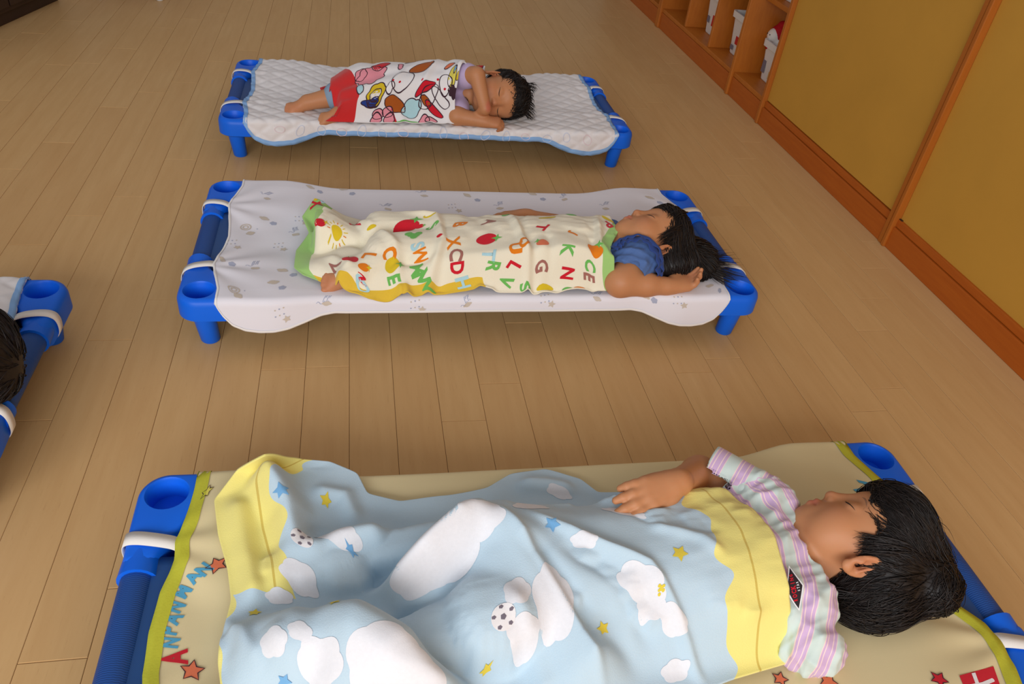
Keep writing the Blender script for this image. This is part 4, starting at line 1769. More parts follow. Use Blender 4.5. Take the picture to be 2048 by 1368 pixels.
foot(S1, (-0.055, 2.385, 0.155), (-0.7, -0.25, -0.05), (0.4, -0.5, 0.75), 0.095, 1)
child1 = person(S1, 0.0028, 'sleeping child with arm across the face under a colourful red edged blanket', fr1, [((-0.21, 2.42, 0.14), 0.04, 0.15), ((0.44, 2.37, 0.15), 0.03, 0.12)])
face_details(S1, fr1, child1, (-1, 1), False)
H1 = hair_cap(fr1, [((0, -0.018, 0.030), (0.074, 0.088, 0.073)), ((0, 0.008, 0.066), (0.060, 0.066, 0.043)), ((-0.03, -0.04, 0.03), (0.05, 0.055, 0.066))],
              [((0, 0.100, -0.026), (0.088, 0.074, 0.076)), ((-0.064, 0.024, -0.046), (0.048, 0.052, 0.062)), ((0.064, 0.024, -0.046), (0.048, 0.052, 0.062))])
V, Q = H1.mesh(0.0034)
V = relax(V, Q, 2)
hr1 = add('hair', V, Q, M_HAIR, child1)
roots = sample_surface(V, Q, 1500)
wh1 = fr1.w((0, -0.04, 0.09))
P = flow_strands(H1, roots, lambda p: (p - wh1) / (np.linalg.norm(p - wh1, axis=1)[:, None] + 1e-6) + np.array((0.1, 0, -0.3)), 8, rng.uniform(0.03, 0.06, 1500), 0.0006, 0.003, 0.2, lambda p: bed_z('far', p[:, 0], p[:, 1]) + 0.004)
Vs, Fs = strands_mesh(P, rng.uniform(0.0007, 0.0015, 1500))
add('hair_strands', Vs, Fs, M_HAIR, hr1)
rows = []
for a in np.linspace(-1, 1, 11):
    xx = a * 0.050
    yy = 0.070 - 0.020 * a * a
    rows.append([(xx * 0.7, 0.050, 0.100), (xx * 0.95, yy + 0.006, 0.085), (xx, yy + 0.009, 0.062), (xx * 1.05, yy + 0.003, 0.046 - 0.012 * abs(a))])
for a in np.linspace(0, 1, 12):
    rows.append([(-0.06 + 0.1 * a, -0.02, 0.095), (-0.065 + 0.11 * a, -0.02, 0.115), (-0.075 + 0.12 * a, 0.0, 0.128), (-0.085 + 0.12 * a, 0.015, 0.128 + 0.01 * math.sin(7 * a))])
locks(fr1, rows, hr1, 'fringe', 0.0012, 8, 0.005)
T1 = Sdf()
T1.ell((0.25, 2.505, 0.195), (0.12, 0.066, 0.088), 0.02).ell((0.12, 2.52, 0.188), (0.11, 0.064, 0.078), 0.03)
T1.cap((0.325, 2.475, 0.256), (0.348, 2.445, 0.268), 0.042, 0.040, 0.02).cap((0.325, 2.47, 0.166), (0.320, 2.425, 0.160), 0.042, 0.040, 0.02)
T1.cap(fr1.w((0, -0.015, -0.08)), fr1.w((0, 0, 0)), 0.042, 0.06, 0.004, 's')
V, Q = T1.mesh(0.0035)
V = relax(V, Q, 3, 0.5)
sh1 = add('shirt', V, Q, simple('lilac_cotton', (196, 176, 212), 0.85, 0.2, 0.04, 80, (500, 0.15, 0.0008), 0.2), child1)
P1 = Sdf()
P1.ell((0.03, 2.50, 0.180), (0.09, 0.066, 0.070), 0.02).cap((0.03, 2.51, 0.20), (-0.060, 2.458, 0.180), 0.058, 0.044, 0.02).cap((0.03, 2.50, 0.16), (0.01, 2.455, 0.158), 0.054, 0.042, 0.02)
V, Q = P1.mesh(0.004)
shorts1 = add('shorts', V, Q, simple('grey_blue_shorts', (142, 166, 190), 0.85, 0.2), child1)

# ---------------- child on the left cot: only the dark back of the head reaches the frame
fr4 = Frame((-0.690, 1.150, 0.195), None, (-0.1, 0.35, 0.93), (1.0, 0.05, 0.1), 1.0)
S4 = Sdf()
head(S4, fr4)
S4.cap(fr4.w((0, -0.022, -0.055)), (-0.80, 1.17, 0.165), 0.035, 0.042, 0.02)
S4.ell((-0.90, 1.18, 0.170), (0.12, 0.10, 0.05), 0.03).ell((-1.05, 1.18, 0.165), (0.13, 0.09, 0.045), 0.03).ell((-1.17, 1.18, 0.16), (0.09, 0.085, 0.04), 0.03)
S4.cap((-0.82, 1.09, 0.165), (-0.82, 1.27, 0.165), 0.035, 0.035, 0.03)
for q in (-1, 1):
    S4.chain([(-0.82, 1.18 + q * 0.09, 0.165), (-0.92, 1.18 + q * 0.13, 0.150), (-1.03, 1.18 + q * 0.12, 0.152)], [0.034, 0.028, 0.02], 0.015)
    hand(S4, (-1.03, 1.18 + q * 0.12, 0.152), (-1, 0, 0), (0, 0, 1), q, 0.1)
    S4.chain([(-1.18, 1.18 + q * 0.045, 0.16), (-1.35, 1.18 + q * 0.06, 0.165), (-1.52, 1.18 + q * 0.06, 0.15)], [0.05, 0.036, 0.024], 0.02)
    foot(S4, (-1.53, 1.18 + q * 0.06, 0.165), (-0.4, q * 0.3, 0.8), (0.8, 0, 0.4), 0.12, -q)
child4 = person(S4, 0.0042, 'child with black hair at the left edge, only the top of the head visible', fr4)
H4 = hair_cap(fr4, [((0, -0.018, 0.030), (0.076, 0.090, 0.076)), ((0, 0.008, 0.066), (0.062, 0.068, 0.046)), ((0, -0.05, 0.03), (0.07, 0.055, 0.07))],
              [((0, 0.098, -0.026), (0.088, 0.072, 0.071)), ((-0.064, 0.026, -0.050), (0.050, 0.052, 0.062)), ((0.064, 0.026, -0.050), (0.050, 0.052, 0.062))])
V, Q = H4.mesh(0.0036)
V = relax(V, Q, 2)
hr4 = add('hair', V, Q, M_HAIR, child4)
roots = sample_surface(V, Q, 1200)
wh4 = fr4.w((0, -0.03, 0.095))
P = flow_strands(H4, roots, lambda p: (p - wh4) / (np.linalg.norm(p - wh4, axis=1)[:, None] + 1e-6), 8, rng.uniform(0.03, 0.06, 1200), 0.0006, 0.002, 0.2, lambda p: bed_z('left', p[:, 0], p[:, 1]) + 0.004)
Vs, Fs = strands_mesh(P, rng.uniform(0.0007, 0.0014, 1200))
add('hair_strands', Vs, Fs, M_HAIR, hr4)
T4 = Sdf()
T4.ell((-0.91, 1.18, 0.172), (0.125, 0.11, 0.058), 0.02).ell((-1.05, 1.18, 0.168), (0.14, 0.1, 0.053), 0.03).ell((-1.2, 1.18, 0.162), (0.1, 0.1, 0.05), 0.03)
T4.cap((-0.83, 1.09, 0.168), (-0.83, 1.27, 0.168), 0.042, 0.042, 0.03)
for q in (-1, 1):
    T4.cap((-0.83, 1.18 + q * 0.09, 0.168), (-0.88, 1.18 + q * 0.115, 0.158), 0.042, 0.038, 0.02)
    T4.cap((-1.2, 1.18 + q * 0.045, 0.16), (-1.40, 1.18 + q * 0.06, 0.165), 0.055, 0.045, 0.02)
V, Q = T4.mesh(0.005)
add('clothes', V, Q, simple('navy_cotton', (70, 84, 120), 0.85, 0.2), child4)


# ------------------------------------------------------------------ blankets
def resample(pts, n, smooth=6):
    A = np.array([onZ(*q) for q in pts])
    d = np.concatenate([[0], np.cumsum(np.linalg.norm(np.diff(A, axis=0), axis=1))])
    t = np.linspace(0, d[-1], n)
    B = np.stack([np.interp(t, d, A[:, k]) for k in range(3)], 1)
    for _ in range(smooth):
        B[1:-1] = (B[:-2] + 2 * B[1:-1] + B[2:]) / 4
    return B


def polydist(X, Y, A):
    """distance of grid points to the polyline A (n,3) in plan, and z along it"""
    best = np.full(X.shape, 9.0)
    zz = np.zeros(X.shape)
    tt = np.zeros(X.shape)
    n = len(A) - 1
    for k in range(n):
        a, b = A[k], A[k + 1]
        d = b[:2] - a[:2]
        h = np.clip(((X - a[0]) * d[0] + (Y - a[1]) * d[1]) / (d @ d + 1e-12), 0, 1)
        r = np.hypot(X - a[0] - h * d[0], Y - a[1] - h * d[1])
        m = r < best
        best = np.where(m, r, best)
        zz = np.where(m, a[2] + h * (b[2] - a[2]), zz)
        tt = np.where(m, (k + h) / n, tt)
    return best, zz, tt


def support(objs_masks, h=0.004):
    """highest point of what lies under a blanket, on a plan raster"""
    pts = []
    for o, f in objs_masks:
        V = np.empty(len(o.data.vertices) * 3, np.float32)
        o.data.vertices.foreach_get('co', V)
        V = V.reshape(-1, 3).astype(float)
        V = V[f(V[:, 0], V[:, 1], V[:, 2])]
        pts.append(V)
    V = np.concatenate(pts)
    lo = V[:, :2].min(0) - 0.08
    n = np.ceil((V[:, :2].max(0) + 0.08 - lo) / h).astype(int)
    G = np.zeros(n)
    ij = ((V[:, :2] - lo) / h).astype(int)
    np.maximum.at(G, (ij[:, 0], ij[:, 1]), V[:, 2])
    for _ in range(2):
        Gp = np.pad(G, 1)
        G = np.max([Gp[a:a + n[0], b:b + n[1]] for a in range(3) for b in range(3)], 0)

    def f(X, Y):
        i = np.clip(((X - lo[0]) / h).astype(int), 0, n[0] - 1)
        j = np.clip(((Y - lo[1]) / h).astype(int), 0, n[1] - 1)
        return np.where((X > lo[0]) & (Y > lo[1]) & (X < lo[0] + h * n[0]) & (Y < lo[1] + h * n[1]), G[i, j], 0)
    return f


def lap(Z, n):
    for _ in range(n):
        Zp = np.pad(Z, 1, mode='edge')
        Z = (Zp[:-2, 1:-1] + Zp[2:, 1:-1] + Zp[1:-1, :-2] + Zp[1:-1, 2:] + 4 * Z) / 8
    return Z


def blanket_surf(cot, left, right, front, back, tents, folds, ns=260, nt=180, k=0.006, rest=0.005, noise=0.0016, seed=0, sup=None, clear=0.006, post=2, ef=0.16, eb=0.14, el=0.05):
    Lf, Rt, Fr, Bk = resample(left, nt), resample(right, nt), resample(front, ns), resample(back, ns)
    s = np.linspace(0, 1, ns)[None, :, None]
    t = np.linspace(0, 1, nt)[:, None, None]
    P = (1 - s) * Lf[:, None] + s * Rt[:, None] + (1 - t) * Fr[None] + t * Bk[None]
    P -= (1 - s) * (1 - t) * (Lf[0] + Fr[0]) / 2 + s * (1 - t) * (Rt[0] + Fr[-1]) / 2 + (1 - s) * t * (Lf[-1] + Bk[0]) / 2 + s * t * (Rt[-1] + Bk[-1]) / 2
    X, Y = P[..., 0], P[..., 1]
    cx, cy = COTS[cot]
    bed = bed_local(X - cx, Y - cy) + rest
    over = np.maximum(np.abs(Y - cy) - 0.258, 0)
    bed = bed - over * 1.6
    acc = np.ones_like(bed)
    z0 = bed
    for T in tents:
        A = np.array([onZ(*q) for q in T[0]])
        d, zc, _ = polydist(X, Y, A)
        e = T[2]
        pr = np.exp(-(d / T[1]) ** e)
        acc = acc + np.exp(np.clip((bed + (zc - bed) * pr - z0) / k, -40, 60)) - 1 * np.exp(np.clip(0 * bed, -1, 1)) * 0
    Z = z0 + k * np.log(acc) - k * math.log(2) * 0.5
    tv, sv = t[..., 0], s[..., 0]
    for w, ze in ((1 - smoothstep(0.0, ef, tv), np.broadcast_to(Fr[None, :, 2], Z.shape)), (1 - smoothstep(0.0, eb, 1 - tv), np.broadcast_to(Bk[None, :, 2], Z.shape)), (1 - smoothstep(0.0, el, sv), np.broadcast_to(Lf[:, None, 2], Z.shape))):
        Z = Z + (np.maximum(ze, bed) - Z) * w
    if sup is not None:
        zs = lap(np.maximum(sup(X, Y), 0.1), 3) + clear
        dd = Z - zs
        hh = np.maximum(0.012 - np.abs(dd), 0) / 0.012
        Z = np.maximum(Z, zs) + hh * hh * 0.003
        # the cloth bridges hollows between limbs
        Z = np.maximum(lap(Z, 14), zs)
        Z = lap(Z, 3)
    for Fd in folds:
        A = np.array([onZ(*q) for q in Fd[0]])
        d, _, tt = polydist(X, Y, A)
        fade = np.minimum(1, np.minimum(tt, 1 - tt) * 5 + 0.15)
        Z = Z + Fd[1] * fade * np.exp(-(d / Fd[2]) ** 2)
    if sup is not None:
        Z = np.maximum(Z, zs)
    rs = np.random.default_rng(seed)
    Wn = np.zeros_like(Z)
    for _ in range(24):
        kx, ky, ph = rs.normal(0, 26), rs.normal(0, 34), rs.uniform(0, 6.28)
        Wn += np.sin(kx * X + ky * Y + ph + 0.8 * np.sin(ky * X * 0.5 - kx * Y * 0.4))
    Z = Z + noise * Wn / 5
    Z = np.maximum(Z, bed - 0.001)
    Z = lap(Z, post)
    return Surf(np.stack([X, Y, Z], -1))


def terry(name, build):
    t = NT(name)
    uv = t.n('ShaderNodeUVMap', uv_map='cloth')
    sep = t.n('ShaderNodeSeparateXYZ')
    t.l(uv.outputs[0], sep.inputs[0])
    c = build(t, sep.outputs[0], sep.outputs[1])
    n = t.noise(9, 3)
    c = t.mix(t.math('MULTIPLY', n, 0.04), c, (1, 1, 1))
    t.l(c, t.b.inputs['Base Color'])
    t.b.inputs['Roughness'].default_value = 0.95
    t.b.inputs['Specular IOR Level'].default_value = 0.1
    t.b.inputs['Sheen Weight'].default_value = 0.25
    t.bump(t.noise(520, 3), 0.35, 0.0012)
    return t.m


# ---- pale blue cloud blanket on the front cot
B3 = blanket_surf(
    'near',
    left=[(470, 1470, .135), (442, 1380, .14), (436, 1330, .14), (442, 1280, .14), (462, 1200, .14), (455, 1140, .14), (436, 1070, .145), (428, 1000, .15), (470, 945, .17), (530, 912, .195)],
    right=[(1578, 1325, .135), (1570, 1262, .165), (1562, 1205, .190), (1553, 1141, .216), (1540, 1075, .234), (1514, 1024, .240), (1472, 987, .235), (1433, 972, .215), (1385, 978, .18)],
    front=[(470, 1470, .135), (700, 1540, .135), (1000, 1520, .135), (1300, 1425, .135), (1470, 1356, .135), (1578, 1325, .135)],
    back=[(530, 912, .195), (600, 918, .165), (660, 922, .15), (715, 945, .142), (735, 985, .14), (800, 1002, .14), (900, 990, .138), (975, 975, .138), (1020, 948, .138), (1090, 938, .138), (1160, 958, .138), (1195, 985, .14), (1290, 985, .145), (1385, 978, .18)],
    tents=[([(1600, 1090, .236), (1480, 1080, .246), (1330, 1080, .243), (1180, 1080, .240), (1060, 1075, .240)], .118, 3.2),
           ([(1060, 1060, .245), (960, 1005, .262), (860, 1090, .235), (790, 1165, .20)], .060, 2.2),
           ([(1000, 1020, .255), (1100, 1160, .235), (1190, 1290, .205)], .055, 2.0),
           ([(500, 1275, .185), (580, 1236, .232), (700, 1218, .272), (790, 1268, .272), (850, 1350, .245)], .060, 2.8),
           ([(700, 1250, .25), (760, 1400, .22)], .07, 2.4),
           ([(600, 1085, .185), (670, 1062, .200), (745, 1045, .205)], .036, 2.0),
           ([(535, 918, .215), (572, 985, .205), (585, 1060, .190), (560, 1140, .170)], .030, 2.0),
           ([(470, 1010, .168), (478, 1090, .166), (500, 1160, .165)], .030, 2.2),
           ([(1060, 955, .160), (1130, 962, .156)], .022, 2.0)],
    folds=[([(950, 990, .26), (850, 1085, .235), (765, 1168, .2)], .022, .014),
           ([(900, 1005, .22), (800, 1085, .19), (735, 1160, .18)], -.030, .022),
           ([(1000, 1000, .26), (1090, 1130, .235), (1160, 1250, .21), (1220, 1368, .18)], .014, .0085),
           ([(1050, 1060, .25), (1130, 1180, .22), (1200, 1300, .19)], -.014, .014),
           ([(1060, 1010, .245), (1180, 1075, .245), (1300, 1125, .243), (1390, 1270, .2), (1420, 1340, .17)], .013, .008),
           ([(1120, 1080, .24), (1250, 1150, .235), (1320, 1270, .2)], -.012, .014),
           ([(1280, 1040, .24), (1400, 1075, .245), (1450, 1110, .245)], .006, .009),
           ([(1320, 1040, .24), (1440, 1060, .245)], -.005, .010),
           ([(600, 1000, .19), (660, 1090, .18), (760, 1180, .19)], -.010, .016),
           ([(620, 1180, .20), (640, 1300, .22), (600, 1368, .2)], -.012, .020),
           ([(540, 1240, .21), (560, 1310, .21), (640, 1370, .21)], .010, .014),
           ([(840, 1000, .2), (880, 1010, .22)], .008, .012),
           ([(880, 1330, .21), (860, 1250, .21), (790, 1190, .2), (700, 1165, .19)], -.030, .020),
           ([(1010, 1170, .23), (1080, 1290, .2), (1100, 1368, .18)], .010, .014),
           ([(620, 960, .17), (690, 985, .15), (715, 1030, .16)], .012, .014),
           ([(450, 1230, .15), (480, 1260, .18), (520, 1340, .19)], .008, .01),
           ([(1240, 985, .23), (1300, 1040, .24), (1420, 1040, .245)], -.006, .012)],
    ns=300, nt=230, noise=0.0014, seed=3, post=1,
    sup=support([(sh3, lambda x, y, z: (y < 0.742) & (x < 0.595) & ((y > 0.56) | (x < 0.54))), (shorts3, lambda x, y, z: x < 9), (child3, lambda x, y, z: (x < 0.2) | ((y < 0.57) & (x < 0.53)))]))


def blue_cloth(t, s, tt):
    blue, yel = lin((191, 215, 230)), lin((242, 230, 134))
    wob = t.math('MULTIPLY_ADD', t.math('SINE', t.math('MULTIPLY', tt, 27.0)), 0.010, 0.0)
    wob2 = t.math('MULTIPLY_ADD', t.math('SINE', t.math('MULTIPLY', tt, 47.0)), 0.006, wob)
    e = t.math('ADD', t.math('SUBTRACT', 1.0, s), wob2)
    isr = t.math('LESS_THAN', e, 0.118)
    lim = t.math('MULTIPLY', t.math('GREATER_THAN', tt, 0.42), 0.115)
    isl = t.math('LESS_THAN', t.math('ADD', s, wob2), lim)
    c = t.mix(t.math('MAXIMUM', isr, isl), blue, yel)
    seam = t.math('LESS_THAN', t.math('ABSOLUTE', t.math('SUBTRACT', t.math('SUBTRACT', 1.0, s), 0.062)), 0.0022)
    seam2 = t.math('MULTIPLY', t.math('LESS_THAN', t.math('ABSOLUTE', t.math('SUBTRACT', s, 0.085)), 0.0022), isl)
    return t.mix(t.math('MULTIPLY', t.math('MAXIMUM', seam, seam2), 0.65), c, lin((196, 160, 40)))


bl3 = B3.build('blanket', terry('pale_blue_terry', blue_cloth), None, 0.004)
tag(bl3, 'pale blue terry blanket with clouds, stars and wavy yellow edges on the front cot', 'blanket')

# ---- cream alphabet blanket on the middle cot
B2 = blanket_surf(
    'mid',
    left=[(606, 548, .138), (588, 535, .138), (592, 500, .138), (618, 465, .145), (604, 432, .158), (630, 396, .18)],
    right=[(1236, 583, .138), (1223, 565, .155), (1215, 530, .185), (1222, 495, .212), (1240, 462, .216), (1250, 446, .20)],
    front=[(606, 548, .138), (640, 562, .138), (690, 588, .128), (740, 604, .118), (775, 607, .113), (798, 590, .135), (820, 594, .128), (870, 590, .126), (920, 582, .133), (960, 577, .138), (985, 585, .13), (1060, 585, .132), (1120, 584, .132), (1180, 580, .136), (1236, 583, .138)],
    back=[(630, 396, .18), (690, 432, .145), (750, 447, .138), (830, 442, .138), (900, 442, .138), (990, 446, .138), (1060, 440, .14), (1140, 430, .14), (1200, 436, .15), (1250, 446, .20)],
    tents=[([(1230, 490, .222), (1140, 478, .236), (1050, 488, .226), (970, 492, .212), (900, 492, .205)], .088, 3.0),
           ([(1165, 455, .225), (1120, 448, .222)], .06, 2.4),
           ([(900, 492, .205), (845, 465, .208), (780, 490, .192), (700, 500, .178)], .066, 2.6),
           ([(635, 402, .188), (680, 440, .176), (720, 480, .172)], .030, 2.0),
           ([(650, 520, .166), (760, 535, .175), (880, 535, .180)], .05, 2.4)],
    folds=[([(640, 400, .185), (720, 450, .18), (790, 520, .17), (800, 575, .15)], .010, .011),
           ([(700, 470, .17), (760, 540, .165)], -.009, .014),
           ([(800, 430, .2), (870, 440, .205), (888, 490, .2), (860, 545, .18), (845, 590, .13)], .012, .011),
           ([(905, 450, .2), (885, 520, .19), (872, 570, .16)], -.008, .013),
           ([(1015, 438, .2), (1048, 490, .215), (1066, 540, .2), (1085, 580, .15)], .011, .009),
           ([(1035, 440, .2), (1068, 500, .215), (1082, 560, .18)], -.008, .010),
           ([(1095, 460, .23), (1105, 510, .22), (1150, 560, .18)], -.006, .010),
           ([(1190, 430, .21), (1200, 490, .225), (1212, 540, .18), (1235, 580, .14)], .011, .009),
           ([(1175, 440, .22), (1185, 500, .22), (1195, 560, .17)], -.006, .009),
           ([(950, 545, .18), (985, 560, .165), (965, 583, .14)], .012, .011),
           ([(1060, 570, .16), (1110, 575, .15), (1180, 570, .15)], .008, .010),
           ([(650, 505, .17), (690, 530, .17), (700, 560, .15)], .008, .012),
           ([(640, 540, .155), (700, 575, .15), (770, 590, .14)], .008, .010),
           ([(795, 575, .15), (812, 560, .165), (820, 590, .14)], .014, .010)],
    ns=280, nt=170, noise=0.0010, seed=8, post=1,
    sup=support([(sh2, lambda x, y, z: (x < 0.60) & (y > 1.445)), (trousers2, lambda x, y, z: x < 9), (child2, lambda x, y, z: (x < 0.1) & ((x > -0.04) | (y > 1.52)))]))


def cream_cloth(t, s, tt):
    c = lin((240, 232, 208))
    wob = t.math('MULTIPLY', t.math('SINE', t.math('MULTIPLY', s, 30)), 0.004)
    hem = t.math('MULTIPLY', t.math('LESS_THAN', t.math('ADD', tt, wob), 0.062), t.math('LESS_THAN', s, 0.585))
    c = t.mix(hem, c, lin((226, 188, 48)))
    gr = t.math('MAXIMUM', t.math('GREATER_THAN', s, 0.962), t.math('LESS_THAN', s, 0.055))
    c = t.mix(gr, c, lin((160, 204, 116)))
    return c


bl2 = B2.build('blanket', terry('cream_terry', cream_cloth), None, 0.003)
tag(bl2, 'cream blanket printed with colourful letters and fruit on the middle cot', 'blanket')

# ---- red edged white blanket on the far cot
B1 = blanket_surf(
    'far',
    left=[(650, 243, .138), (672, 232, .155), (668, 212, .17), (650, 192, .178), (640, 175, .19)],
    right=[(910, 248, .139), (908, 226, .165), (922, 198, .195), (940, 171, .235), (954, 149, .262), (970, 129, .268)],
    front=[(650, 243, .138), (700, 244, .138), (780, 245, .138), (850, 247, .138), (910, 248, .139)],
    back=[(640, 175, .19), (690, 158, .19), (760, 144, .19), (830, 136, .19), (900, 132, .2), (970, 129, .268)],
    tents=[([(975, 140, .290), (930, 138, .288), (870, 142, .275), (790, 150, .258), (720, 168, .236), (655, 188, .205)], .080, 2.6),
           ([(880, 205, .20), (800, 215, .19), (720, 222, .175)], .055, 2.4),
           ([(740, 225, .172), (660, 234, .162)], .035, 2.2)],
    folds=[([(640, 215, .17), (720, 212, .18), (780, 200, .19)], -.010, .014),
           ([(880, 130, .27), (840, 190, .22), (870, 235, .16)], .008, .010),
           ([(820, 140, .26), (780, 190, .21), (820, 235, .16)], .007, .010),
           ([(930, 140, .28), (900, 190, .22), (895, 235, .16)], .008, .009)],
    ns=200, nt=120, noise=0.0010, seed=12, post=1,
    sup=support([(sh1, lambda x, y, z: (x < 0.335)), (shorts1, lambda x, y, z: x > -0.075), (child1, lambda x, y, z: (x < 0.05) & (x > -0.04))]))


def white_red(t, s, tt):
    c = lin((236, 234, 236))
    return t.mix(t.math('LESS_THAN', s, t.math('MULTIPLY_ADD', tt, -0.10, 0.215)), c, lin((206, 26, 28)))


bl1 = B1.build('blanket', terry('white_red_terry', white_red), None, 0.003)
tag(bl1, 'white blanket with busy red, pink and brown print on the farthest cot', 'blanket')


# ------------------------------------------------------------------ prints
def pm_(name, rgb):
    return simple('print_' + name, rgb, 0.92, 0.1, 0.05, 200, (520, 0.25, 0.0008), 0.15)


INK = {k: pm_(k, v) for k, v in dict(white=(238, 236, 238), cloudw=(232, 234, 240), yellow=(228, 206, 74), blue=(120, 176, 222), grey=(120, 112, 124), red=(208, 34, 50), orange=(232, 130, 30), green=(112, 188, 92), brown=(166, 110, 100),
                                     sky=(176, 216, 226), gold=(218, 190, 44), pink=(232, 150, 164), dark=(66, 44, 54), rust=(170, 88, 34), navy=(44, 66, 142), slate=(172, 178, 200), tan=(206, 194, 180), azure=(86, 166, 204), salmon=(228, 122, 86), lemon=(226, 214, 96), peach=(232, 176, 120)).items()}
NAMES = dict(white='white_print', cloudw='cloud_print', yellow='yellow_star_print', blue='blue_star_print', grey='grey_print', red='red_print', orange='orange_print', green='green_print', brown='brown_print', sky='light_blue_print', gold='yellow_print',
             pink='pink_print', dark='outline_print', rust='rust_print', navy='navy_print', slate='grey_blue_print', tan='beige_print', azure='blue_lettering', salmon='salmon_star_print', lemon='yellow_star_print', peach='peach_print')


def outline(pr, key, px, py, pts, w, ang=0, layer=2):
    pr.put(key, px, py, *line(pts, w, True), ang=ang, layer=layer)


# front blanket: clouds, stars and balls
pr = Prints(B3, 0.0006)
for i2, (px, py, w, h, a) in enumerate(((885, 1090, .082, .046, .7), (845, 1140, .045, .030, .5), (960, 1030, .035, .030, 0), (1105, 1195, .030, .052, .15), (1035, 1180, .020, .022, 0), (1050, 1260, .024, .026, 0), (1285, 1165, .038, .022, -.7), (1345, 1240, .040, .022, -.9), (1300, 1215, .020, .016, 0),
                                        (675, 1062, .050, .026, .25), (1170, 1080, .030, .014, -.5), (1060, 1012, .03, .014, -.2), (1250, 1025, .03, .014, -.3), (600, 1150, .028, .022, -.6), (560, 1195, .020, .012, .2), (760, 1300, .050, .036, .6), (840, 1340, .030, .04, .3), (640, 1330, .035, .030, .2), (545, 1280, .025, .018, 0), (600, 1262, .016, .012, 0), (1120, 985, .022, .012, 0), (1480 - 130, 1345, .02, .014, 0))):
    pr.put('cloudw', px, py, *poly(cloud(w, h, 5, i2, .10), .006), ang=a, layer=0)
for px, py, r in ((1358, 1108, .0125), (1205, 1256, .010), (975, 1342, .0125), (652, 1002, .0125), (668, 1202, .0125), (508, 1226, .010), (1510 - 60, 1290, .0)):
    if r:
        pr.put('yellow', px, py, *poly(star(r, .52), .004), ang=px * .7, layer=1)
for px, py, r in ((1103, 1048, .0135), (562, 980, .013), (702, 1102, .0125), (568, 1362, .011)):
    pr.put('blue', px, py, *poly(star(r, .5), .004), ang=px * .3, layer=1)
for px, py in ((1005, 1232), (605, 1076)):
    pr.put('white', px, py, *poly(circle(.0165, 22), .005), layer=1)
    pr.put('grey', px, py, *poly(circle(.0042, 5), .004), layer=2)
    s0, t0 = B3.find(px, py)
    for k in range(5):
        a = k * 2 * math.pi / 5 + .5
        pr.put_st('grey', s0, t0, np.array(poly(circle(.0034, 5, .0026), .004)[0]) + .0128 * np.array((math.cos(a), math.sin(a))), poly(circle(.0034, 5, .0026), .004)[1], layer=2)
for k in range(7):
    pr.put('yellow', 1318 + 5 * (k % 3), 1172 + 8 * (k // 3), *poly(circle(.0026, 8), .003), layer=2)
pr.build(bl3, INK, NAMES)

# alphabet blanket
pr = Prints(B2, 0.0006)
LET = [('X', 'red', 634, 408, .5), ('K', 'red', 708, 447, .2), ('C', 'orange', 778, 508, 0), ('E', 'green', 787, 561, 0), ('N', 'red', 722, 556, -.1), ('V', 'brown', 667, 536, -.6), ('J', 'gold', 858, 431, .1), ('S', 'green', 864, 455, .6),
       ('S', 'sky', 835, 492, .3), ('W', 'orange', 841, 510, .2), ('B', 'orange', 919, 448, 0), ('X', 'orange', 906, 485, .3), ('C', 'brown', 914, 507, -.1), ('D', 'red', 914, 536, 0), ('W', 'green', 851, 566, .2), ('M', 'green', 834, 538, .2), ('L', 'orange', 738, 512, -.4),
       ('T', 'red', 1084, 455, -.35), ('J', 'orange', 1147, 466, -.5), ('D', 'orange', 1049, 482, -.3), ('K', 'green', 1135, 498, -.2), ('T', 'sky', 977, 509, -.1), ('U', 'orange', 1032, 494, 0), ('L', 'red', 1027, 531, -.6), ('G', 'brown', 1083, 531, 0), ('N', 'red', 1135, 549, -.2),
       ('V', 'green', 1012, 563, -.5), ('C', 'green', 1182, 531, .2), ('E', 'brown', 1177, 556, 0), ('P', 'red', 1216, 449, -.4), ('A', 'brown', 980, 444, -.1), ('R', 'green', 985, 535, -.3), ('O', 'sky', 725, 577, 0), ('H', 'sky', 925, 568, .1), ('S', 'green', 1050, 575, 0)]
for ch, c, px, py, a in LET:
    V2, F2 = glyph(ch, .031, .035)
    pr.put(c, px, py, V2, F2, ang=-math.pi / 2 + a, layer=1, name='letter_print')


def fruit(px, py, r, col='red', leaf='green', la=0.0, ang=0):
    o = [(r * (1 + .10 * math.cos(2 * a)) * math.cos(a), r * (1 - .12 * math.sin(a) ** 2) * math.sin(a)) for a in np.linspace(0, 2 * math.pi, 24, endpoint=False)]
    pr.put(col, px, py, *poly(o, .006), ang=ang, layer=1)
    s0, t0 = B2.find(px, py)
    lv = np.array(star(r * .62, .35, 4)) + np.array((r * 1.1 * math.cos(la), r * 1.1 * math.sin(la)))
    V2, F2 = poly(lv, .005)
    pr.put_st(leaf, s0, t0, V2, F2, layer=2)


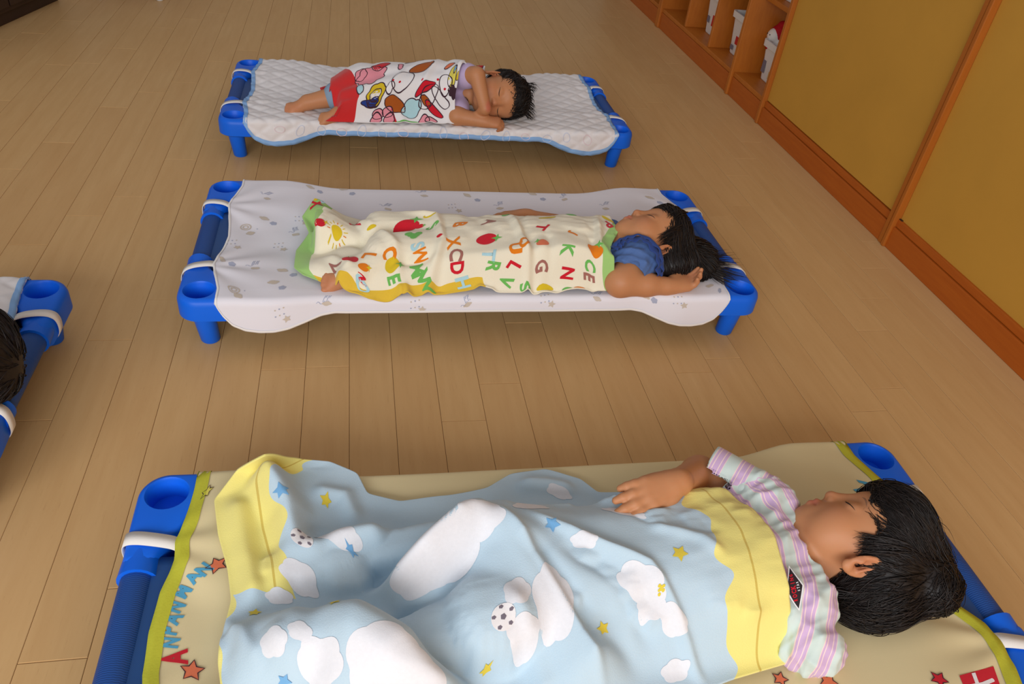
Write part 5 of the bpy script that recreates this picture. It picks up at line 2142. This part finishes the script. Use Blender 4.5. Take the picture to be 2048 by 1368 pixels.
fruit(811, 454, .026, 'red', 'green', 1.0)
fruit(974, 479, .021, 'red', 'green', .1)
fruit(701, 517, .017, 'red', 'green', 1.9)
fruit(641, 445, .012, 'red', 'gold', .5)
fruit(840, 454, .009, 'red', 'green', .2)
fruit(1189, 500, .017, 'orange', 'green', .9)
fruit(1085, 484, .013, 'salmon', 'green', 2.5)
fruit(785, 532, .017, 'gold', 'green', 0.0)
fruit(727, 533, .011, 'orange', 'gold', 0.0)
fruit(878, 472, .006, 'red', 'red', 0.0)
for k in range(5):
    pr.put('green', 817 + 5 * k, 470 - 3 * abs(k - 2) + 4, *poly(circle(.0085, 12), .006), layer=2)
sx_, sy_ = 675, 462
pr.put('gold', sx_, sy_, *poly(circle(.0150, 20), .006), layer=1)
s0, t0 = B2.find(sx_, sy_)
for k in range(14):
    a = 2 * math.pi * k / 14
    ln = .012 if k % 2 else .008
    q = [(.019 * math.cos(a), .019 * math.sin(a)), ((.019 + ln) * math.cos(a), (.019 + ln) * math.sin(a))]
    V2, F2 = line([q[0], ((q[0][0] + q[1][0]) / 2, (q[0][1] + q[1][1]) / 2), q[1]], .0022)
    pr.put_st('orange' if k % 4 == 0 else 'gold', s0, t0, V2, F2, layer=1)
for px, py, w, h, c in ((1094, 436, .022, .009, 'gold'), (1143, 416, .014, .012, 'green'), (1217, 440, .024, .006, 'gold'), (1012, 430, .012, .006, 'green'), (743, 452, .012, .006, 'gold'), (630, 400, .006, .004, 'gold'), (646, 402, .006, .009, 'sky'), (1090, 575, .02, .008, 'gold'), (1135, 578, .012, .006, 'green'), (1160, 576, .014, .004, 'orange')):
    pr.put(c, px, py, *poly(circle(w, 14, h), .006), layer=1)
pr.build(bl2, INK, NAMES)

# busy print of the far blanket: plain rounded shapes with dark outlines
pr = Prints(B1, 0.0006)


def blob(px, py, w, h, c, a=0, lobes=5, amp=.1, seed=0, ol=True):
    pts = cloud(w, h, lobes, seed, amp)
    if c:
        pr.put(c, px, py, *poly(pts, .008), ang=a, layer=1)
    if ol:
        outline(pr, 'dark', px, py, pts, .0028, a)


blob(742, 152, .052, .042, 'pink', .1, 7, .14, 1)
blob(722, 150, .022, .022, 'pink', .1, 5, .1, 2)
blob(760, 132, .034, .018, 'red', .1, 3, .1, 3)
blob(806, 158, .034, .036, None, .2, 2, .08, 4)
blob(845, 134, .040, .022, 'rust', .2, 3, .1, 5)
blob(752, 186, .030, .028, 'gold', 0, 6, .06, 6)
blob(752, 188, .018, .018, 'white', 0, 6, .05, 7)
blob(720, 176, .010, .018, 'sky', .2, 2, .2, 8)
blob(790, 210, .042, .022, 'rust', -.6, 2, .1, 9)
blob(822, 222, .030, .032, 'sky', -.3, 4, .1, 10)
blob(850, 172, .042, .014, 'red', .7, 2, .1, 11)
blob(858, 190, .022, .05, None, -.4, 2, .1, 12)
blob(880, 195, .040, .016, None, -.9, 2, .18, 13)
blob(905, 155, .020, .034, 'lemon', .3, 2, .1, 14)
blob(892, 165, .020, .030, 'white', .2, 2, .06, 15)
blob(925, 168, .014, .026, 'gold', .1, 2, .2, 16)
blob(918, 150, .012, .014, 'gold', 0, 2, .1, 17)
blob(950, 140, .018, .010, 'red', .5, 2, .2, 18)
blob(960, 128, .02, .016, 'red', .2, 2, .1, 19)
blob(900, 130, .018, .010, 'salmon', .2, 3, .1, 20)
blob(912, 135, .008, .010, 'blue', 0, 2, .1, 21)
for k, (px, py) in enumerate(((755, 230), (775, 226), (752, 240), (778, 240), (848, 243))):
    blob(px, py, .017, .017, 'pink', 0, 4, .05, 22 + k)
blob(738, 206, .026, .012, 'navy', -.3, 3, .15, 30)
blob(748, 203, .016, .012, 'navy', .3, 3, .15, 31)
blob(802, 133, .010, .016, 'pink', .4, 2, .4, 32)
blob(905, 185, .016, .02, 'dark', .5, 8, .2, 33)
blob(868, 222, .040, .010, 'red', -.7, 2, .1, 34)
blob(850, 205, .02, .012, 'rust', -.8, 2, .2, 35)
blob(790, 240, .03, .004, 'red', -1.0, 2, .1, 36, False)
blob(810, 243, .04, .006, 'green', 0, 2, .2, 37, False)
blob(780, 172, .012, .02, 'white', .6, 2, .3, 39)
blob(830, 122, .03, .006, None, 0, 5, .3, 40)
blob(862, 240, .02, .008, 'pink', 0, 2, .1, 41)
for px, py in ((786, 160), (800, 163), (876, 160), (890, 178), (845, 160)):
    blob(px, py, .004, .004, 'red', 0, 2, .05, 50, False)
pr.build(bl1, INK, NAMES)

# pale motifs on the middle sheet
pr = Prints(SURF['mid'], 0.0008)


def motif(px, py, kind, a):
    if kind == 0:      # scribbled leaf sprig
        for k in range(4):
            V2, F2 = line([(0.004 * k - .008, -.004), (0.004 * k - .006, .004 + .003 * (k % 2)), (0.004 * k - .003, .010)], .0016)
            pr.put('slate', px, py, V2, F2, ang=a, layer=0)
        pr.put('tan', px, py + 9, *poly(cloud(.010, .005, 4, int(px)), .006), ang=a)
        V2, F2 = line([(-.022 + .003 * k, .003 * math.sin(k * 1.3) - .006) for k in range(7)], .0012)
        pr.put('slate', px, py, V2, F2, ang=a)
    elif kind == 1:    # ring with rays
        for r, c in ((.012, 'tan'), (.006, 'tan')):
            pr.put(c, px, py, *line(circle(r, 18), .0030, True), ang=a)
        pr.put('tan', px + 9, py + 12, *poly(cloud(.010, .008, 4, int(px)), .006), ang=a)
        pr.put('slate', px + 22, py + 3, *poly(circle(.0016, 8), .004))
    elif kind == 2:    # little dots and a star
        s0, t0 = SURF['mid'].find(px, py)
        for k in range(6):
            V2, F2 = poly(circle(.0019, 8), .004)
            pr.put_st('tan' if k % 2 else 'slate', s0, t0, np.array(V2) + np.array((.009 * (k % 3) - .01, .010 * (k // 3) + .002 * k - .004)), F2)
        pr.put('tan', px + 12, py + 6, *poly(star(.010, .5), .005), ang=a)
    else:              # small cloud pair
        pr.put('tan', px, py, *poly(cloud(.012, .007, 4, int(px)), .006), ang=a - .4)
        pr.put('slate', px + 20, py + 10, *poly(cloud(.008, .007, 5, int(py)), .006), ang=a)


for k, (px, py, kd) in enumerate(((535, 388, 0), (528, 437, 3), (492, 455, 1), (556, 494, 2), (512, 527, 0), (462, 488, 2), (468, 580, 1), (545, 565, 3), (655, 598, 0), (562, 630, 2), (775, 410, 0), (620, 374, 3), (686, 378, 3), (848, 383, 0), (905, 415, 2), (935, 390, 3), (1000, 408, 0), (1212, 408, 0), (1066, 388, 3), (1130, 390, 0),
                                  (1090, 603, 2), (1355, 605, 2), (1195, 588, 0), (1290, 590, 3), (935, 600, 0), (830, 612, 2), (1420, 572, 3), (600, 440, 2), (565, 540, 3), (445, 520, 3), (1300, 395, 3), (590, 460, 0))):
    motif(px, py, kd, (k * 1.7) % 1.2 - .6)
pr.build([c for c in SHEET['mid'].children if c.name.startswith('cloth')][0], INK, NAMES)

# lettering and stars on the cream sheet
pr = Prints(SURF['near'], 0.0008)
pts = [('A', 351, 1316, 'red', .034), ('N', 342, 1287, 'azure', .024), ('P', 340, 1261, 'azure', .024), ('A', 346, 1238, 'azure', .025), ('N', 353, 1213, 'azure', .024), ('M', 367, 1183, 'azure', .025), ('A', 385, 1158, 'azure', .024), ('N', 409, 1140, 'azure', .025)]
for k, (ch, px, py, c, sz) in enumerate(pts):
    V2, F2 = glyph(ch, sz, .045)
    V2 = V2 * np.array((.66, .98))
    a = math.pi / 2 - .05 - .10 * k + (.04 * k - .18 if k > 4 else 0) if k else math.pi / 2 + .12
    pr.put(c, px, py, V2, F2, ang=a, layer=1, name='letter_print')
for px, py, a in ((1735, 972, -1.0), (1726, 985, -1.2)):
    V2, F2 = glyph('A' if py < 980 else 'N', .024, .05)
    pr.put('azure', px, py, V2, F2, ang=-math.pi / 2 + .2, layer=1, name='letter_print')
for px, py, r, c in ((414, 984, .0125, 'lemon'), (435, 1129, .015, 'salmon'), (383, 1346, .016, 'salmon'), (1660, 1365, .015, 'salmon'), (1560, 1362, .012, 'salmon'), (1880, 1362, .013, 'red')):
    pr.put(c, px, py, *poly(star(r, .5), .005), ang=px * .4, layer=1)
    outline(pr, 'dark', px, py, star(r, .5), .0016, px * .4)
pr.put('red', 1965, 1366, *poly([(-.03, -.018), (.03, -.018), (.03, .018), (-.03, .018)], .006), layer=1)
pr.put('white', 1965, 1366, *line([(-.03, 0), (0, 0), (.03, 0)], .006), layer=2)
pr.put('white', 1965, 1366, *line([(-.008, -.018), (-.008, 0), (-.008, .018)], .006), layer=2)
pr.build([c for c in SHEET['near'].children if c.name.startswith('cloth')][0], INK, NAMES)

# faint quilt motifs on the far pad
pr = Prints(SURF['far'], 0.0022)
for k in range(16):
    px = 560 + k * 41
    pr.put('slate' if k % 3 else 'pink', px, 258 + 4 * (k % 2) + (px - 560) * .03, *line(circle(.016, 14, .012), .0018, True), ang=k)
pr.build([c for c in SHEET['far'].children if c.name.startswith('cloth')][0], {**INK, 'slate': pm_('pale_blue_motif', (206, 212, 230)), 'pink': pm_('pale_pink_motif', (232, 212, 218))}, NAMES)

# badge on the striped shirt
bd = np.array([onZ(1582, 1172, .0)])
ctr = T3.snap(np.array([onZ(1586, 1177, .215)]), 0.0, 8)[0]
nrm = T3.grad(ctr[None])[0]
ux = np.array((1.0, 0, 0))
ux -= nrm * (ux @ nrm)
ux /= np.linalg.norm(ux)
uy = np.cross(nrm, ux)


def badge(name, V2, F2, off, mat):
    V2 = np.asarray(V2, float)
    P = ctr + V2[:, :1] * ux + V2[:, 1:2] * uy
    P = T3.snap(P, 0.0085 + off, 4)
    return add(name, P, [tuple(f) for f in F2], mat, sh3)


rh = lambda a, b: [(a * (1 - abs(k)) * s_, b * k) for s_, ks in ((1, np.linspace(-1, 1, 9)), (-1, np.linspace(1, -1, 9)[1:-1])) for k in ks]
badge('badge', *poly(rh(.0135, .030), .004), 0, INK['white'])
badge('badge_field', *poly(rh(.0115, .0265), .004), .0004, simple('badge_black', (40, 30, 34), .8))
for txt, x0, sz, m in (('ROCKING', -.0015, .0078, INK['red']), ('STAR', .0055, .0038, INK['white'])):
    for k, ch in enumerate(txt):
        V2, F2 = glyph(ch, sz * (1 - .10 * abs(k - (len(txt) - 1) / 2)), .04)
        st_ = .0050 if sz > .005 else .0032
        yy = (k - (len(txt) - 1) / 2) * st_
        V2 = np.stack([-V2[:, 1] + x0 if False else -V2[:, 1] + x0, V2[:, 0] * .62 + yy], 1)
        V2[:, 0] = x0 - V2[:, 0] + x0 if False else V2[:, 0]
        badge('badge_lettering', V2, F2, .0008, m)
# small print on the lilac shirt
c1_ = T1.snap(np.array([onZ(940, 200, .19)]), 0.0, 8)[0]
for k, (dx, dz, w, h, m) in enumerate(((-.012, .004, .004, .010, INK['dark']), (-.004, .004, .004, .010, INK['dark']), (.004, .004, .003, .010, INK['dark']), (.012, -.002, .010, .012, INK['lemon']))):
    V2, F2 = poly(circle(w, 10, h), .004)
    V2 = np.asarray(V2)
    P = c1_ + np.stack([V2[:, 0] + dx, -.3 * V2[:, 1], V2[:, 1] + dz], 1)
    add('shirt_print', T1.snap(P, 0.002, 4), F2, m, sh1)
